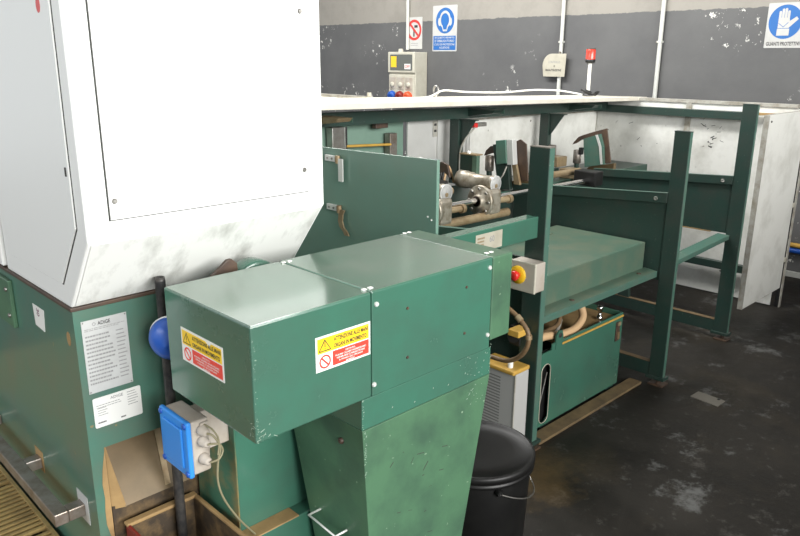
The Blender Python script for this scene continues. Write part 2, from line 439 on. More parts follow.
# discharge plate
g = MB(); g.hexa([(.666, 1.736, .580), (.875, 1.736, .580), (.875, 1.86, .770), (.645, 1.86, .770), (.666, 1.733, .582), (.875, 1.733, .582), (.875, 1.857, .772), (.645, 1.857, .772)], 'brown_plate')
g.hexa([(.6362, 1.7525, .575), (.667, 1.734, .580), (.647, 1.858, .772), (.6362, 1.7525, .764), (.6382, 1.7525, .575), (.669, 1.734, .580), (.649, 1.858, .772), (.6382, 1.7525, .764)], 'tan_dust')
g.prism([(.785, 1.742, .588), (.800, 1.742, .588), (.83, 1.857, .772), (.81, 1.857, .772)], (0, -.005, .004), 'tan_metal')
g.build('discharge_plate', mach)
g = MB(); g.box((.636, 1.748, .0), (1.118, 1.752, .585), 'brown_dark'); lab(g.build('opening_sheet', mach), 'dirty brown sheet under the discharge plate')

def scuffs(mb, fr, x0, y0, x1, y1, n, seed, mt='scuff', ln=.012, wd=.0012):
    """short scratches worn into the paint"""
    r = random.Random(seed)
    for _ in range(n):
        x, y = r.uniform(x0, x1), r.uniform(y0, y1); a = r.uniform(-.6, 1.2); l = ln * r.uniform(.15, 1)
        line(mb, fr, x, y, x + l * math.cos(a), y + l * math.sin(a), wd * r.uniform(.5, 1.3), .0001, .0003, mt)
# ------------------------------------------------------------------ guard housing in the foreground
gh = thing('guard_housing', 'green sheet metal guard housing with two warning stickers and tapered chute', 'machine guard', (1.15, 1.38, 0))
X0, X1, XE, XC = .75, 1.534, 1.622, 1.083
Y0, Y1, ZB, ZT = 1.2, 1.57, .958, 1.222
g = MB()
ZB = .9545
g.box((X0, Y0, ZB), (XC - .0012, Y1, ZT), 'green', .004)
scuffs(g, NY(0, Y0, 0), .753, .958, .795, .995, 10, 31); scuffs(g, NY(0, Y0, 0), .752, .958, .757, 1.20, 26, 32, ln=.004); scuffs(g, NX(X0, 0, 0), -1.23, .958, -1.205, 1.0, 10, 33)
lc = g.build('end_cover', gh)
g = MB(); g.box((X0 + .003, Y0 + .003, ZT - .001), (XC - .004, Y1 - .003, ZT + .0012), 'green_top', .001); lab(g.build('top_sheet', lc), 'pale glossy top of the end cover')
g = MB(); g.box((XC, Y0 - .0012, ZB), (X1 - .001, Y1, ZT + .001), 'green', .003)
f = NY(0, Y0 - .0012, 0)
for x, z in ((1.097, 1.190), (1.088, .986), (1.520, 1.196), (1.522, .998)): screw(g, f, x, z, .0065, 'bright_screw')
for x, z in ((1.201, 1.155), (1.202, 1.024), (1.424, 1.161), (1.421, 1.030)): screw(g, f, x, z, .004, 'rust_dark')
clip(g, 1.089, 1.545, ZT + .001); clip(g, 1.089, 1.222, ZT + .001)
mc_ = g.build('middle_cover', gh)
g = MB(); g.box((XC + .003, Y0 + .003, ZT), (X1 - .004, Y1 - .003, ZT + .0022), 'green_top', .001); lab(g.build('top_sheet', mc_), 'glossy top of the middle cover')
g = MB(); g.box((X1, Y0 - .002, .977), (XE, Y1 + .002, ZT + .001), 'green_worn', .004)
clip(g, 1.560, 1.562, ZT + .001); clip(g, 1.560, 1.235, ZT + .001)
g.build('end_plate', gh)
def warning(f, w, h, name, parent, torn=False):
    g = MB(); rect(g, f, 0, 0, w, h, 0, .0012, 'sign_white')
    m_ = .005; yb = h * .49
    if torn:
        flat(g, f, [(m_, yb + .002), (w - m_, yb + .002), (w - m_, h - m_), (w * .74, h - m_), (w * .70, h - .016), (w * .64, h - .009), (w * .60, h - m_), (m_, h - m_)], .0012, .0003, 'sign_yellow')
    else: rect(g, f, m_, yb + .002, w - m_, h - m_, .0012, .0003, 'sign_yellow')
    cx = .026; ty = yb + .006; th = h - yb - .014
    flat(g, f, [(cx - .0185, ty), (cx + .0185, ty), (cx, ty + th)], .0015, .0003, 'ink')
    flat(g, f, [(cx - .0145, ty + .0025), (cx + .0145, ty + .0025), (cx, ty + th - .005)], .0018, .0003, 'sign_yellow')
    rect(g, f, cx - .0012, ty + .009, cx + .0012, ty + .021, .0021, .0002, 'ink'); rect(g, f, cx - .0012, ty + .0045, cx + .0012, ty + .007, .0021, .0002, 'ink')
    text(g, f, 'ATTENZIONE ALLE MANI', .052, yb + .0225, w - .060, .0105, .0017, 'ink', .03)
    text(g, f, 'ORGANI IN MOVIMENTO', .052, yb + .0065, w - .064, .0105, .0017, 'ink', .03)
    rect(g, f, .048, m_, w - m_, yb - .001, .0012, .0003, 'sign_red')
    ring(g, f, cx, yb / 2 + .001, .0125, .0165, .0012, .0004, 'sign_red', 24)
    line(g, f, cx - .0095, yb / 2 + .0105, cx + .0095, yb / 2 - .0085, .004, .0012, .0004, 'sign_red')
    rows = ('VIETATO', 'PULIRE OLIARE INGRASSARE', 'RIPARARE O REGISTRARE', 'A MANO GLI ORGANI', 'IN MOTO')
    xx = ((.085, .03), (.056, .092), (.060, .085), (.066, .072), (.088, .025))
    for i, s in enumerate(rows):
        x, ww = xx[i]; k = (w - .05) / (.163 - .05)
        text(g, f, s, .05 + (x - .05) * k, yb - .0095 - i * .0066, ww * k, .0042, .0017, 'sign_white', .02)
    return g.build(name, parent)
lab(warning(NY(.914, Y0, 1.069), .163, .084, 'warning_sticker', gh), 'yellow and red warning sticker on the long side')
fl = NX(X0, 1.497, 1.060)
lab(warning(fl, .184, .083, 'warning_sticker', gh, True), 'torn yellow and red warning sticker on the end face')
# collar and tapered chute
g = MB()
g.box((1.050, Y0 + .0005, .872), (1.543, 1.516, ZB), 'green', .002)
for x, z in ((1.15, .90), (1.23, .887), (1.30, .903), (1.36, .893), (1.43, .905), (1.49, .89), (1.51, .92)):
    flat(g, NY(0, Y0, 0), [(x, z), (x + .004, z + .002), (x + .003, z + .005)], 0, .0006, 'scuff')
scuffs(g, NY(0, Y0, 0), 1.40, .875, 1.54, .96, 16, 34, ln=.006); scuffs(g, NY(0, Y0 + .0005, 0), 1.0505, .875, 1.055, .955, 14, 35, ln=.004); scuffs(g, NY(0, Y0, 0), 1.534, .875, 1.542, 1.02, 16, 36, ln=.005)
g.build('collar', gh)
g = MB()
zt, zb = .871, .10
g.hexa([(1.096, Y0, zb), (1.386, Y0, zb), (1.386, 1.385, zb), (1.096, 1.385, zb), (1.051, Y0, zt), (1.542, Y0, zt), (1.542, 1.515, zt), (1.051, 1.515, zt)], 'green_worn', .002)
scuffs(g, NY(0, Y0, 0), 1.0555, .74, 1.062, .868, 26, 37, ln=.006); scuffs(g, NY(0, Y0, 0), 1.44, .80, 1.51, .865, 16, 38, ln=.008); scuffs(g, NY(0, Y0, 0), 1.12, .45, 1.36, .80, 14, 39, 'scuff_dark', .03, .002)
ch = g.build('chute', gh)
g = MB(); g.lathe((1.0555, 1.285, .812), (-1, 0, 0), [(.009, 0), (.009, .006), (.005, .009)], 'rust_dark', 6); g.build('bolt', ch)
g = MB()
def chx(z): return 1.096 + (1.051 - 1.096) * (z - zb) / (zt - zb)
za, zc = .545, .535
g.tube([(chx(za) + .002, 1.402, za), (chx(za) - .040, 1.402, za), (chx(zc) - .040, 1.290, zc), (chx(zc) + .002, 1.290, zc)], .0035, 'bright_screw', 8)
lab(g.build('pull_handle', ch), 'bright wire pull handle')
# supporting column and its plinth
g = MB(); g.box((.884, 1.520, .50), (1.22, 1.735, .9535), 'green_stained', .003)
colm = g.build('column', gh)
g = MB(); g.box((.887, 1.5192, .502), (1.219, 1.5198, .952), 'green'); lab(g.build('front_sheet', colm), 'cleaner green front sheet')
g = MB(); g.box((.884, 1.472, .10), (1.22, 1.735, .4995), 'green', .003)
pl = g.build('plinth', gh)
g = MB(); g.box((.882, 1.470, .4998), (1.045, 1.5185, .504), 'tan_dust'); lab(g.build('dusty_ledge', pl), 'tan dusty ledge')
g = MB(); g.box((.880, 1.475, .10), (.8838, 1.733, .497), 'brown_dark'); lab(g.build('dirty_side', pl), 'dirty brown side')
for y0 in (1.50, 1.585, 1.665):
    g = MB(); g.box((.868, y0, .15), (.8798, y0 + .010, .493), 'tan_dust', .001); lab(g.build('rib', pl), 'tan dusty rib')
# parts rising behind the housing
g = MB(); g.prism([(.909, 1.618, 1.206), (.927, 1.618, 1.218), (.955, 1.618, 1.240), (.968, 1.618, 1.241), (.984, 1.618, 1.226), (.986, 1.618, 1.195), (.90, 1.618, 1.195)], (0, .012, 0), 'rust_dark', .002)
g.box((.93, 1.568, 1.14), (.975, 1.62, 1.20), 'rust_dark', .002)
lab(g.build('guard_horn', gh), 'dark pointed metal horn')
g = MB(); g.lathe((1.036, 1.66, 1.148), (0, -1, 0), [(.074, 0), (.078, .01), (.078, .05), (.072, .056), (.060, .056)], 'green', 40)
g.box((1.0, 1.66, 1.12), (1.07, 1.70, 1.18), 'green_dark', .003); g.box((1.0, 1.58, .96), (1.07, 1.66, 1.10), 'green_dark')
g.build('round_housing', gh)

# ------------------------------------------------------------------ junction box on the column
jb = thing('junction_box', 'grey junction box with a blue lid below the green housing', 'junction box', (.78, 1.53, .75))
bl0, bl1, bz0, bz1 = 1.474, 1.614, .752, .904
g = MB(); g.box((.744, bl0 + .004, bz0 + .004), (.792, bl1 - .004, bz1 - .004), 'grey_plastic', .005)
g.box((.792, bl0 + .07, bz0 + .02), (.8835, bl1 - .02, bz1 - .02), 'grey_plastic', .003)
g.box((.766, bl0 - .002, .875), (.788, bl0 + .006, .893), 'grey_plastic', .002)
jbody = g.build('body', jb)
g = MB(); g.box((.730, bl0, bz0), (.744, bl1, bz1), 'blue', .005, 3); g.box((.725, bl0 + .022, bz0 + .022), (.731, bl1 - .022, bz1 - .022), 'blue', .004)
for y in (bl0 + .011, bl1 - .011):
    for z in (bz0 + .011, bz1 - .011): g.lathe((.730, y, z), (-1, 0, 0), [(.008, 0), (.008, .003), (.004, .004)], 'blue_dark', 12)
lab(g.build('lid', jb), 'blue lid')
for z in (.874, .844, .796):
    g = MB(); g.lathe((.770, bl0 + .004, z), (0, -1, 0), [(.014, 0), (.014, .012), (.011, .013), (.010, .026), (.006, .028)], 'grey_plastic', 16); g.build('cable_gland', jb)
g = MB()
def smooth_path(pts, k=6):
    P = [Vector(p) for p in pts]; out = []
    for i in range(len(P) - 1):
        a = P[max(i - 1, 0)]; b = P[i]; c = P[i + 1]; d = P[min(i + 2, len(P) - 1)]
        for j in range(k):
            t = j / k
            out.append(.5 * ((2 * b) + (c - a) * t + (2 * a - 5 * b + 4 * c - d) * t * t + (3 * b - a - 3 * c + d) * t ** 3))
    out.append(P[-1]); return out
g.tube(smooth_path([(.770, 1.450, .874), (.782, 1.440, .866), (.796, 1.437, .832), (.788, 1.438, .795), (.784, 1.438, .74), (.800, 1.440, .68), (.842, 1.448, .60), (.905, 1.478, .508)]), .0028, 'cable_olive', 8)
g.tube(smooth_path([(.770, 1.450, .844), (.792, 1.438, .842), (.804, 1.440, .820), (.790, 1.436, .803), (.772, 1.446, .796)]), .0028, 'cable_olive', 8)
g.tube(smooth_path([(.776, 1.472, .888), (.784, 1.446, .880), (.794, 1.438, .852), (.788, 1.436, .815)]), .0022, 'cable_olive', 8)
lab(g.build('cable', jb), 'thin olive cable hanging down')

# ------------------------------------------------------------------ pole, cap, bin, grating, bucket
g = MB(); g.lathe((.800, 1.690, 0), (0, 0, 1), [(.0135, .42), (.0135, 1.200), (.0125, 1.210), (.0095, 1.210), (.009, 1.18)], 'black_pole', 20)
tag(g.build('steel_pole'), 'dark upright steel pole beside the guard housing end', 'pole')
cp = thing('plastic_dome', 'blue rounded plastic cap with white rim hanging on the dark pole', 'cap', (.80, 1.66, 1.0))
cc = Vector((.806, 1.652, 1.060)); ca = Vector((-.75, -.66, -.12))
g = MB(); prof = [(.058 * math.cos(a), .014 + .046 * math.sin(a)) for a in [i * math.pi / 2 / 8 for i in range(8)]] + [(.003, .062)]
g.lathe(cc, ca, [(.052, .008), (.058, .010)] + prof, 'blue_dark', 36)
g.build('shell', cp)
g = MB(); g.lathe(cc, ca, [(.053, .000), (.059, .002), (.0605, .010), (.056, .011)], 'sign_white', 36); lab(g.build('rim', cp), 'white rim')

cb = thing('chip_bin', 'dark red metal bin with tan rim under the discharge plate', 'bin', (.68, 1.55, 0))
g = MB(); a0, a1, b0, b1, zt_ = .657, .860, 1.36, 1.722, .535
g.box((a0, b0, 0), (a0 + .004, b1, zt_), 'red_dark'); g.box((a1 - .004, b0, 0), (a1, b1, zt_), 'red_dark')
g.box((a0 + .004, b0, 0), (a1 - .004, b0 + .004, zt_), 'red_dark'); g.box((a0 + .004, b1 - .004, 0), (a1 - .004, b1, zt_), 'red_dark'); g.box((a0 + .004, b0 + .004, 0), (a1 - .004, b1 - .004, .006), 'red_dark')
g.build('body', cb)
g = MB(); g.box((a0 - .004, b1 - .02, zt_), (a1 + .002, b1 + .004, zt_ + .010), 'tan_dust', .003); g.box((a1 - .010, b0, zt_), (a1 + .002, b1 - .02, zt_ + .010), 'tan_dust', .003); g.box((a0 - .004, b0, zt_), (a0 + .005, b1 - .02, zt_ + .008), 'red_dark', .003)
lab(g.build('rim', cb), 'tan dusty rim')
g = MB(); g.box((a0 + .004, b0 + .004, .01), (a0 + .006, b1 - .004, zt_ - .004), 'brown_dark'); g.box((a1 - .006, b0 + .004, .01), (a1 - .004, b1 - .004, zt_ - .004), 'brown_dark'); g.box((a0 + .006, b1 - .006, .01), (a1 - .006, b1 - .004, zt_ - .004), 'brown_dark'); g.box((a0 + .006, b0 + .004, .01), (a1 - .006, b0 + .006, zt_ - .004), 'brown_dark')
lab(g.build('lining', cb), 'dirty brown lining')
bmx = bmesh.new(); bmesh.ops.create_grid(bmx, x_segments=12, y_segments=28, size=.5)
r5 = random.Random(5)
for v in bmx.verts: v.co = Vector((a0 + .006 + (v.co.x + .5) * (a1 - a0 - .012), b0 + .006 + (v.co.y + .5) * (b1 - b0 - .012), .398 + r5.uniform(0, .016)))
g = MB(); g.from_bm(bmx, 'brown_dark'); o = g.build('swarf', cb); o['kind'] = 'stuff'; lab(o, 'dark brown swarf')

gr = thing('floor_grating', 'tan slatted metal platform beside the green machine base', 'platform', (.2, 2.6, 0))
g = MB(); x0, x1, y0, y1, zg = -.55, .583, 1.45, 3.7, .36
g.box((x1 - .012, y0, zg - .05), (x1, y1, zg + .002), 'grating', .001); g.box((x0, y0, zg - .05), (x0 + .012, y1, zg + .002), 'grating', .001)
g.box((x0 + .012, y0, zg - .05), (x1 - .012, y0 + .012, zg), 'grating'); g.box((x0 + .012, y1 - .012, zg - .05), (x1 - .012, y1, zg), 'grating')
for x in (x0 + .02, x1 - .06):
    for y in (y0 + .02, y1 - .06): g.box((x, y, 0), (x + .04, y + .04, zg - .05), 'grating')
g.build('frame', gr)
g = MB(); y = y0 + .016; i = 0
while y < y1 - .02:
    if i % 13 == 12: y += .016
    g.box((x0 + .0121, y, zg - .014), (x1 - .0121, y + .011, zg - .001), 'grating'); y += .0255; i += 1
g.build('slats', gr)
g = MB(); g.box((x0 + .013, y0 + .013, zg - .055), (x1 - .013, y1 - .013, zg - .045), 'grating_gap'); g.build('pan', gr)

bk = thing('plastic_bucket', 'black lidded plastic bucket on the floor beside the green chute', 'bucket', (1.75, 1.41, 0))
c = Vector((1.765, 1.415, 0))
g = MB(); g.lathe(c, (0, 0, 1), [(.165, 0), (.170, .004), (.187, .40), (.187, .41)], 'black_plastic', 48); g.build('body', bk)
g = MB(); g.lathe(c + Vector((0, 0, .41)), (0, 0, 1), [(.190, 0), (.199, .002), (.199, .012), (.196, .014), (.196, .020), (.201, .022), (.201, .036), (.198, .044), (.190, .046), (.186, .041), (.12, .040), (.03, .041)], 'black_plastic', 64); g.build('lid', bk)
g = MB(); pts = []
for k in range(13):
    a = math.radians(-118 + 150 * k / 12); pts.append(c + Vector((.203 * math.cos(a), .203 * math.sin(a), .395 - .085 * math.sin(math.pi * k / 12))))
g.tube(smooth_path(pts, 3), .0025, 'steel', 8); lab(g.build('bail_handle', bk), 'thin steel wire handle')
for a in (-118, 32):
    a = math.radians(a); g = MB(); g.lathe(c + Vector((.183 * math.cos(a), .183 * math.sin(a), .395)), (math.cos(a), math.sin(a), 0), [(.014, 0), (.014, .012), (.008, .022)], 'black_plastic', 16); g.build('handle_lug', bk)

# ------------------------------------------------------------------ bar loader
bl = thing('bar_loader', 'long green bar loader with upright posts and white enclosure panels', 'machine', (3.6, 2.4, 0))
for x0, x1, y0, y1, zt in ((2.527, 2.567, 1.708, 1.806, 1.400), (3.626, 3.660, 1.621, 1.704, 1.400), (4.573, 4.605, 1.657, 1.745, 1.496)):
    g = MB()
    t = .006
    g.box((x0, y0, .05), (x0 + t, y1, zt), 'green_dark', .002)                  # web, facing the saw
    g.box((x0 + t, y0, .05), (x1, y0 + t, zt), 'green_rail_lit_flange', .0015)              # flange, facing the aisle: the web's paint with the light painted in
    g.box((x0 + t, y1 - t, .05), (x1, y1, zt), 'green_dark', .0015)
    g.box((x0 - .001, y0 - .001, zt - .004), (x1 + .001, y1 + .001, zt), 'steel_worn' if zt < 1.45 and x0 < 3 else 'green_dark')
    po = g.build('post', bl)
    g = MB(); g.box((x0 - .012, y0 - .012, .035), (x1 + .02, y1 + .012, .052), 'green_dark', .002); g.cyl(((x0 + x1) / 2, y0 + .03, .010), ((x0 + x1) / 2, y0 + .03, .04), .012, 'rust_dark', 12)
    g.box((x0 - .018, y0 - .01, 0), (x1 + .025, y0 + .075, .010), 'rust_dark', .002); g.build('foot', po)
# side rails between the posts
g = MB(); g.box((2.568, 1.716, .618), (3.626, 1.722, .651), 'green_rail_lit_flange', .001); g.hexa([(2.568, 1.722, .644), (3.626, 1.722, .644), (3.626, 1.792, .650), (2.568, 1.792, .650), (2.568, 1.722, .651), (3.626, 1.722, .651), (3.626, 1.792, .657), (2.568, 1.792, .657)], 'green_tray')
for x in (2.86, 3.50): g.lathe((x, 1.757, .653), (0, 0, 1), [(.013, 0), (.013, .003), (.006, .0035)], 'rust_dark', 12)
g.build('side_rail', bl)
g = MB(); g.hexa([(3.661, 1.720, .624), (4.573, 1.720, .666), (4.573, 1.795, .666), (3.661, 1.795, .624), (3.661, 1.720, .654), (4.573, 1.720, .694), (4.573, 1.795, .696), (3.661, 1.795, .656)], 'green_rail_lit_flange', .003)
g.build('side_rail', bl)
# floor beams and rear legs
for x, y in ((3.626, 1.7045), (4.573, 1.7455), (2.527, 1.86)):
    g = MB(); g.box((x + .002, y, .045), (x + .034, 3.15, .125), 'green_dark', .002); g.box((x, y, .1255), (x + .036, 3.15, .128), 'old_wood'); g.build('floor_beam', bl)
for x in (3.63, 4.575):
    g = MB(); g.prism([(x, 2.36, .128), (x, 2.44, .128), (x, 2.52, .70), (x, 2.42, .70)], (.035, 0, 0), 'green_dark'); g.build('rear_leg', bl)
# cross beam by the end panel
g = MB(); g.box((5.39, 1.80, .235), (5.44, 3.2, .290), 'green_dark', .002); g.build('cross_beam', bl)
# support arms with deep web plates
for x, ya, za, yb, zb_, zw, col in ((3.640, 1.7042, 1.077, 2.70, 1.006, .60, 'green_dark'), (4.588, 1.7452, 1.061, 2.71, 1.004, .70, 'green_dark'), (2.545, 1.95, 1.0, 2.70, .93, .60, 'green_dark')):
    g = MB()
    g.prism([(x - .022, ya, za), (x - .022, yb, zb_), (x - .022, yb, zb_ - .052), (x - .022, ya, za - .052)], (.045, 0, 0), 'green_rail_lit_flange' if x < 3.0 else 'green_dark', .003)
    g.prism([(x - .006, ya + .004, za - .03), (x - .006, yb, zb_ - .03), (x - .006, yb, zw), (x - .006, ya + .004, zw)], (.012, 0, 0), 'green_dark')
    g.prism([(x - .023, ya, za + .0005), (x - .023, yb, zb_ + .0005), (x + .001, yb, zb_ + .0005), (x + .001, ya, za + .0005)], (0, 0, .002), 'green_rail_lit_flange')
    for k in (.06,):
        y = ya + (yb - ya) * k; z = za + (zb_ - za) * k - .030
        g.lathe((x - .022, y, z), (-1, 0, 0), [(.011, 0), (.011, .003), (.006, .003), (.006, .001)], 'steel', 14)
    g.box((x - .010, ya + .1, zw - .006), (x + .01, yb - .2, zw), 'tan_dust')
    g.build('support_arm', bl)
# feed bed behind the arms
g = MB(); g.box((2.05, 2.73, .35), (5.40, 3.10, .955), 'green_dark', .004); g.box((2.05, 2.722, .90), (5.38, 2.730, .958), 'green_rail_lit_flange', .001); g.build('feed_bed', bl)
# valve seen under the stop box
g = MB(); g.box((2.44, 1.75, .575), (2.52, 1.81, .605), 'yellow_dust', .004); g.cyl((2.47, 1.80, .56), (2.545, 1.83, .56), .026, 'black', 14); g.box((2.52, 1.80, .50), (2.575, 1.86, .59), 'black', .005); g.build('valve', bl)
# tray cover
g = MB(); g.box((2.60, 1.792, .640), (3.612, 2.36, .802), 'green_tray', .006)
g.box((2.90, 2.24, .802), (3.40, 2.345, .808), 'green_tray', .002); g.build('tray_cover', bl)
# beam that ties the first post to the saw
g = MB(); g.box((1.68, 1.742, 1.015), (2.527, 1.800, 1.108), 'green', .003)
tb = g.build('tie_beam', bl)
g = MB(); f = NY(2.115, 1.742, 1.022); rect(g, f, 0, 0, .165, .070, 0, .001, 'sign_beige'); scribble(g, f, .010, .02, .06, .06, 3, .001, 'tan_metal', 11); text(g, f, '60', .085, .030, .03, .025, .0012, 'ink_grey', .02); lab(g.build('beam_label', tb), 'worn cream label')
# end plate under the first post
g = MB(); g.box((2.575, 1.83, .15), (2.590, 2.70, .90), 'green_dark', .002)
f = NX(2.575, 0, 0)
for k in range(9): line(g, f, -1.95 + .012 * k, .36 - .01 * k, -1.935 + .012 * k, .345 - .006 * k, .003, 0, .0006, 'green_rail_lit_flange')
g.build('bed_end_plate', bl)
# enclosure
def tz(x): return 1.386 - .0115 * (x - 2.45)
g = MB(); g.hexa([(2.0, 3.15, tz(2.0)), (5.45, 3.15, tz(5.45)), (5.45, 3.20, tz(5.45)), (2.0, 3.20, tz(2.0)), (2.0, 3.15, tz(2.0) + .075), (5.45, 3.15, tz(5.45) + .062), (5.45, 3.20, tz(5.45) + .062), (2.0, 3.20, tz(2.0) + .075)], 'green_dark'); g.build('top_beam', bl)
for x, w in ((3.60, .05), (4.60, .05)):
    g = MB(); g.box((x - .025, 3.12, .955), (x + .025, 3.195, tz(x)), 'green_dark', .002)
    g.prism([(x - .006, 3.12, 1.20), (x - .006, 3.00, tz(x) - .0), (x - .006, 3.12, tz(x))], (.012, 0, 0), 'green_dark')
    g.box((x - .02, 2.99, tz(x) - .004), (x + .02, 3.12, tz(x) + .002), 'green_dark'); g.build('upright', bl)
for x, m_ in ((2.52, 'tan_metal'), (3.80, 'green_dark'), (4.98, 'green_dark')):
    z = tz(x) + .05
    g = MB(); g.prism([(x - .10, 3.15, z + .012), (x - .10, 2.93, z + .012), (x - .10, 2.95, z - .008), (x - .10, 3.15, z - .035)], (.10, 0, 0), m_); g.box((x - .002, 2.93, z - .012), (x, 2.96, z + .013), 'green_rail_lit_flange'); g.build('lid_bracket', bl)
def lz(x): return 1.496 - .0200 * (x - 2.293)
g = MB()
g.hexa([(1.95, 2.9, lz(1.95)), (5.615, 2.9, lz(5.615)), (5.615, 3.5, lz(5.615)), (1.95, 3.5, lz(1.95)), (1.95, 2.9, lz(1.95) + .032), (5.615, 2.9, lz(5.615) + .028), (5.615, 3.5, lz(5.615) + .020), (1.95, 3.5, lz(1.95) + .032)], 'cream_lid', .003)
g.build('lid', bl)
g = MB(); g.box((2.45, 3.503, 1.462), (3.18, 4.55, 1.492), 'cream_lid', .003); g.box((3.165, 3.503, 1.492), (3.185, 4.55, 1.512), 'frame_grey', .002); g.cyl((3.175, 3.53, 1.492), (3.175, 3.53, 1.535), .014, 'beige_box', 12)
g.box((2.5, 4.40, 0), (2.55, 4.45, 1.462), 'frame_grey'); g.box((3.1, 4.40, 0), (3.15, 4.45, 1.462), 'frame_grey'); g.build('rear_shelf', bl)
# far side panels
yP = 3.27
for x0, x1, z1, m_, ys in ((1.95, 3.225, 1.40, 'mint', 0), (3.235, 3.535, 1.40, 'sheet_grey', -.03), (3.545, 3.86, 1.40, 'sheet_grey', 0), (3.87, 4.78, 1.40, 'white_panel', 0), (4.79, 5.49, 1.39, 'white_panel', 0)):
    g = MB(); g.box((x0, yP + ys, .60), (x1, yP + ys + .012, z1), m_, .002)
    if m_ == 'sheet_grey': g.box((x1 - .035, yP + ys - .012, .60), (x1 - .01, yP + ys, z1), 'sheet_grey', .002)
    if m_ == 'white_panel': g.box((x0, yP - .008, z1 - .06), (x1, yP, z1 - .05), 'frame_grey')
    g.build('side_panel', bl)
# things on the mint panel
g = MB(); g.box((2.60, 3.20, .955), (2.69, 3.255, 1.372), 'steel', .003); g.box((2.69, 3.195, .955), (2.705, 3.20, 1.372), 'chrome'); g.build('guide_column', bl)
g = MB(); g.box((3.05, 3.205, .955), (3.11, 3.255, 1.31), 'steel_worn', .003); g.build('guide_column', bl)
g = MB(); g.tube([(2.70, 3.20, 1.262), (3.05, 3.20, 1.246)], .008, 'yellow_dust', 10); g.build('tie_rod', bl)
g = MB(); g.box((2.80, 3.10, .955), (3.02, 3.20, 1.06), 'rust_dark', .01); g.box((2.72, 3.14, 1.02), (2.80, 3.2, 1.11), 'tan_metal', .01); g.build('clamp_block', bl)
g = MB(); g.prism([(2.46, 3.21, .96), (2.49, 3.21, .96), (2.44, 3.21, 1.20), (2.41, 3.21, 1.20)], (0, .03, 0), 'tan_metal'); g.build('strut', bl)
g = MB(); g.box((2.93, 3.20, tz(2.9) - .035), (3.03, 3.235, tz(2.9) - .005), 'rust_dark', .004); g.build('limit_switch', bl)
g = MB(); g.box((3.46, 3.235, 1.26), (3.50, 3.238, 1.36), 'frame_grey'); g.box((3.47, 3.232, 1.29), (3.49, 3.235, 1.305), 'seam'); g.box((3.47, 3.232, 1.33), (3.49, 3.235, 1.345), 'seam'); g.build('slotted_bracket', bl)
g = MB(); g.box((3.675, 3.07, 1.315), (3.710, 3.105, 1.345), 'red', .004); g.box((3.710, 3.07, 1.320), (3.80, 3.10, 1.345), 'steel', .003); lab(g.build('sensor', bl), 'red capped sensor')
g = MB(); g.tube(smooth_path([(3.69, 3.08, 1.318), (3.64, 3.06, 1.30), (3.59, 3.08, 1.24), (3.575, 3.10, 1.16), (3.575, 3.10, 1.0)]), .006, 'frame_grey', 8); g.build('sensor_cable', bl)
# end panels against the wall
yA, yM, yC = 1.735, 2.49, 3.30
for y0, y1 in ((1.716, yM - .02), (yM + .02, yC)):
    g = MB(); g.box((5.500, y0, .012), (5.512, y1, 1.43), 'white_panel', .002)
    if y0 < 2: scuffs(g, NX(5.50, 0, 0), -2.40, 1.10, -2.20, 1.34, 12, 41, 'scuff_dark', .04, .004); scuffs(g, NX(5.50, 0, 0), -2.33, 1.12, -2.28, 1.20, 9, 42, 'scuff_dark', .035, .008)
    else: scuffs(g, NX(5.50, 0, 0), -3.2, .95, -2.6, 1.3, 6, 43, 'scuff_dark', .05, .004)
    g.build('end_panel', bl)
g = MB(); g.box((5.49, yA - .01, 1.432), (5.53, yC, 1.458), 'frame_grey', .002); g.box((5.485, yM - .02, .012), (5.515, yM + .02, 1.432), 'frame_grey', .002); g.box((5.485, yC - .03, .9), (5.50, yC, 1.432), 'frame_grey', .002); g.build('end_frame', bl)
g = MB(); g.box((5.53, 1.668, 0), (5.560, 1.695, 1.45), 'black', .002); g.box((5.53, 1.660, 0), (5.560, 1.668, 1.45), 'frame_grey', .001)
for z in (.35, .75, 1.1): g.box((5.50, 1.664, z), (5.53, 1.672, z + .03), 'beige_box')
g.build('corner_post', bl)
g = MB(); g.box((5.43, 2.05, 1.335), (5.48, 3.28, 1.392), 'green_dark', .002); g.box((5.44, 1.76, 1.375), (5.475, 2.05, 1.392), 'tan_dust', .002); g.build('end_beam', bl)
# open end door
g = MB(); g.box((4.765, 1.648, .175), (5.44, 1.652, 1.425), 'white_door'); g.box((4.762, 1.648, .170), (4.768, 1.682, 1.425), 'frame_grey', .001); g.box((4.765, 1.652, 1.418), (5.44, 1.680, 1.425), 'frame_grey'); g.box((4.765, 1.652, .170), (5.44, 1.68, .176), 'frame_grey')
screw(g, NY(0, 1.648, 0), 4.80, 1.385, .007, 'seam'); g.build('side_door', bl)
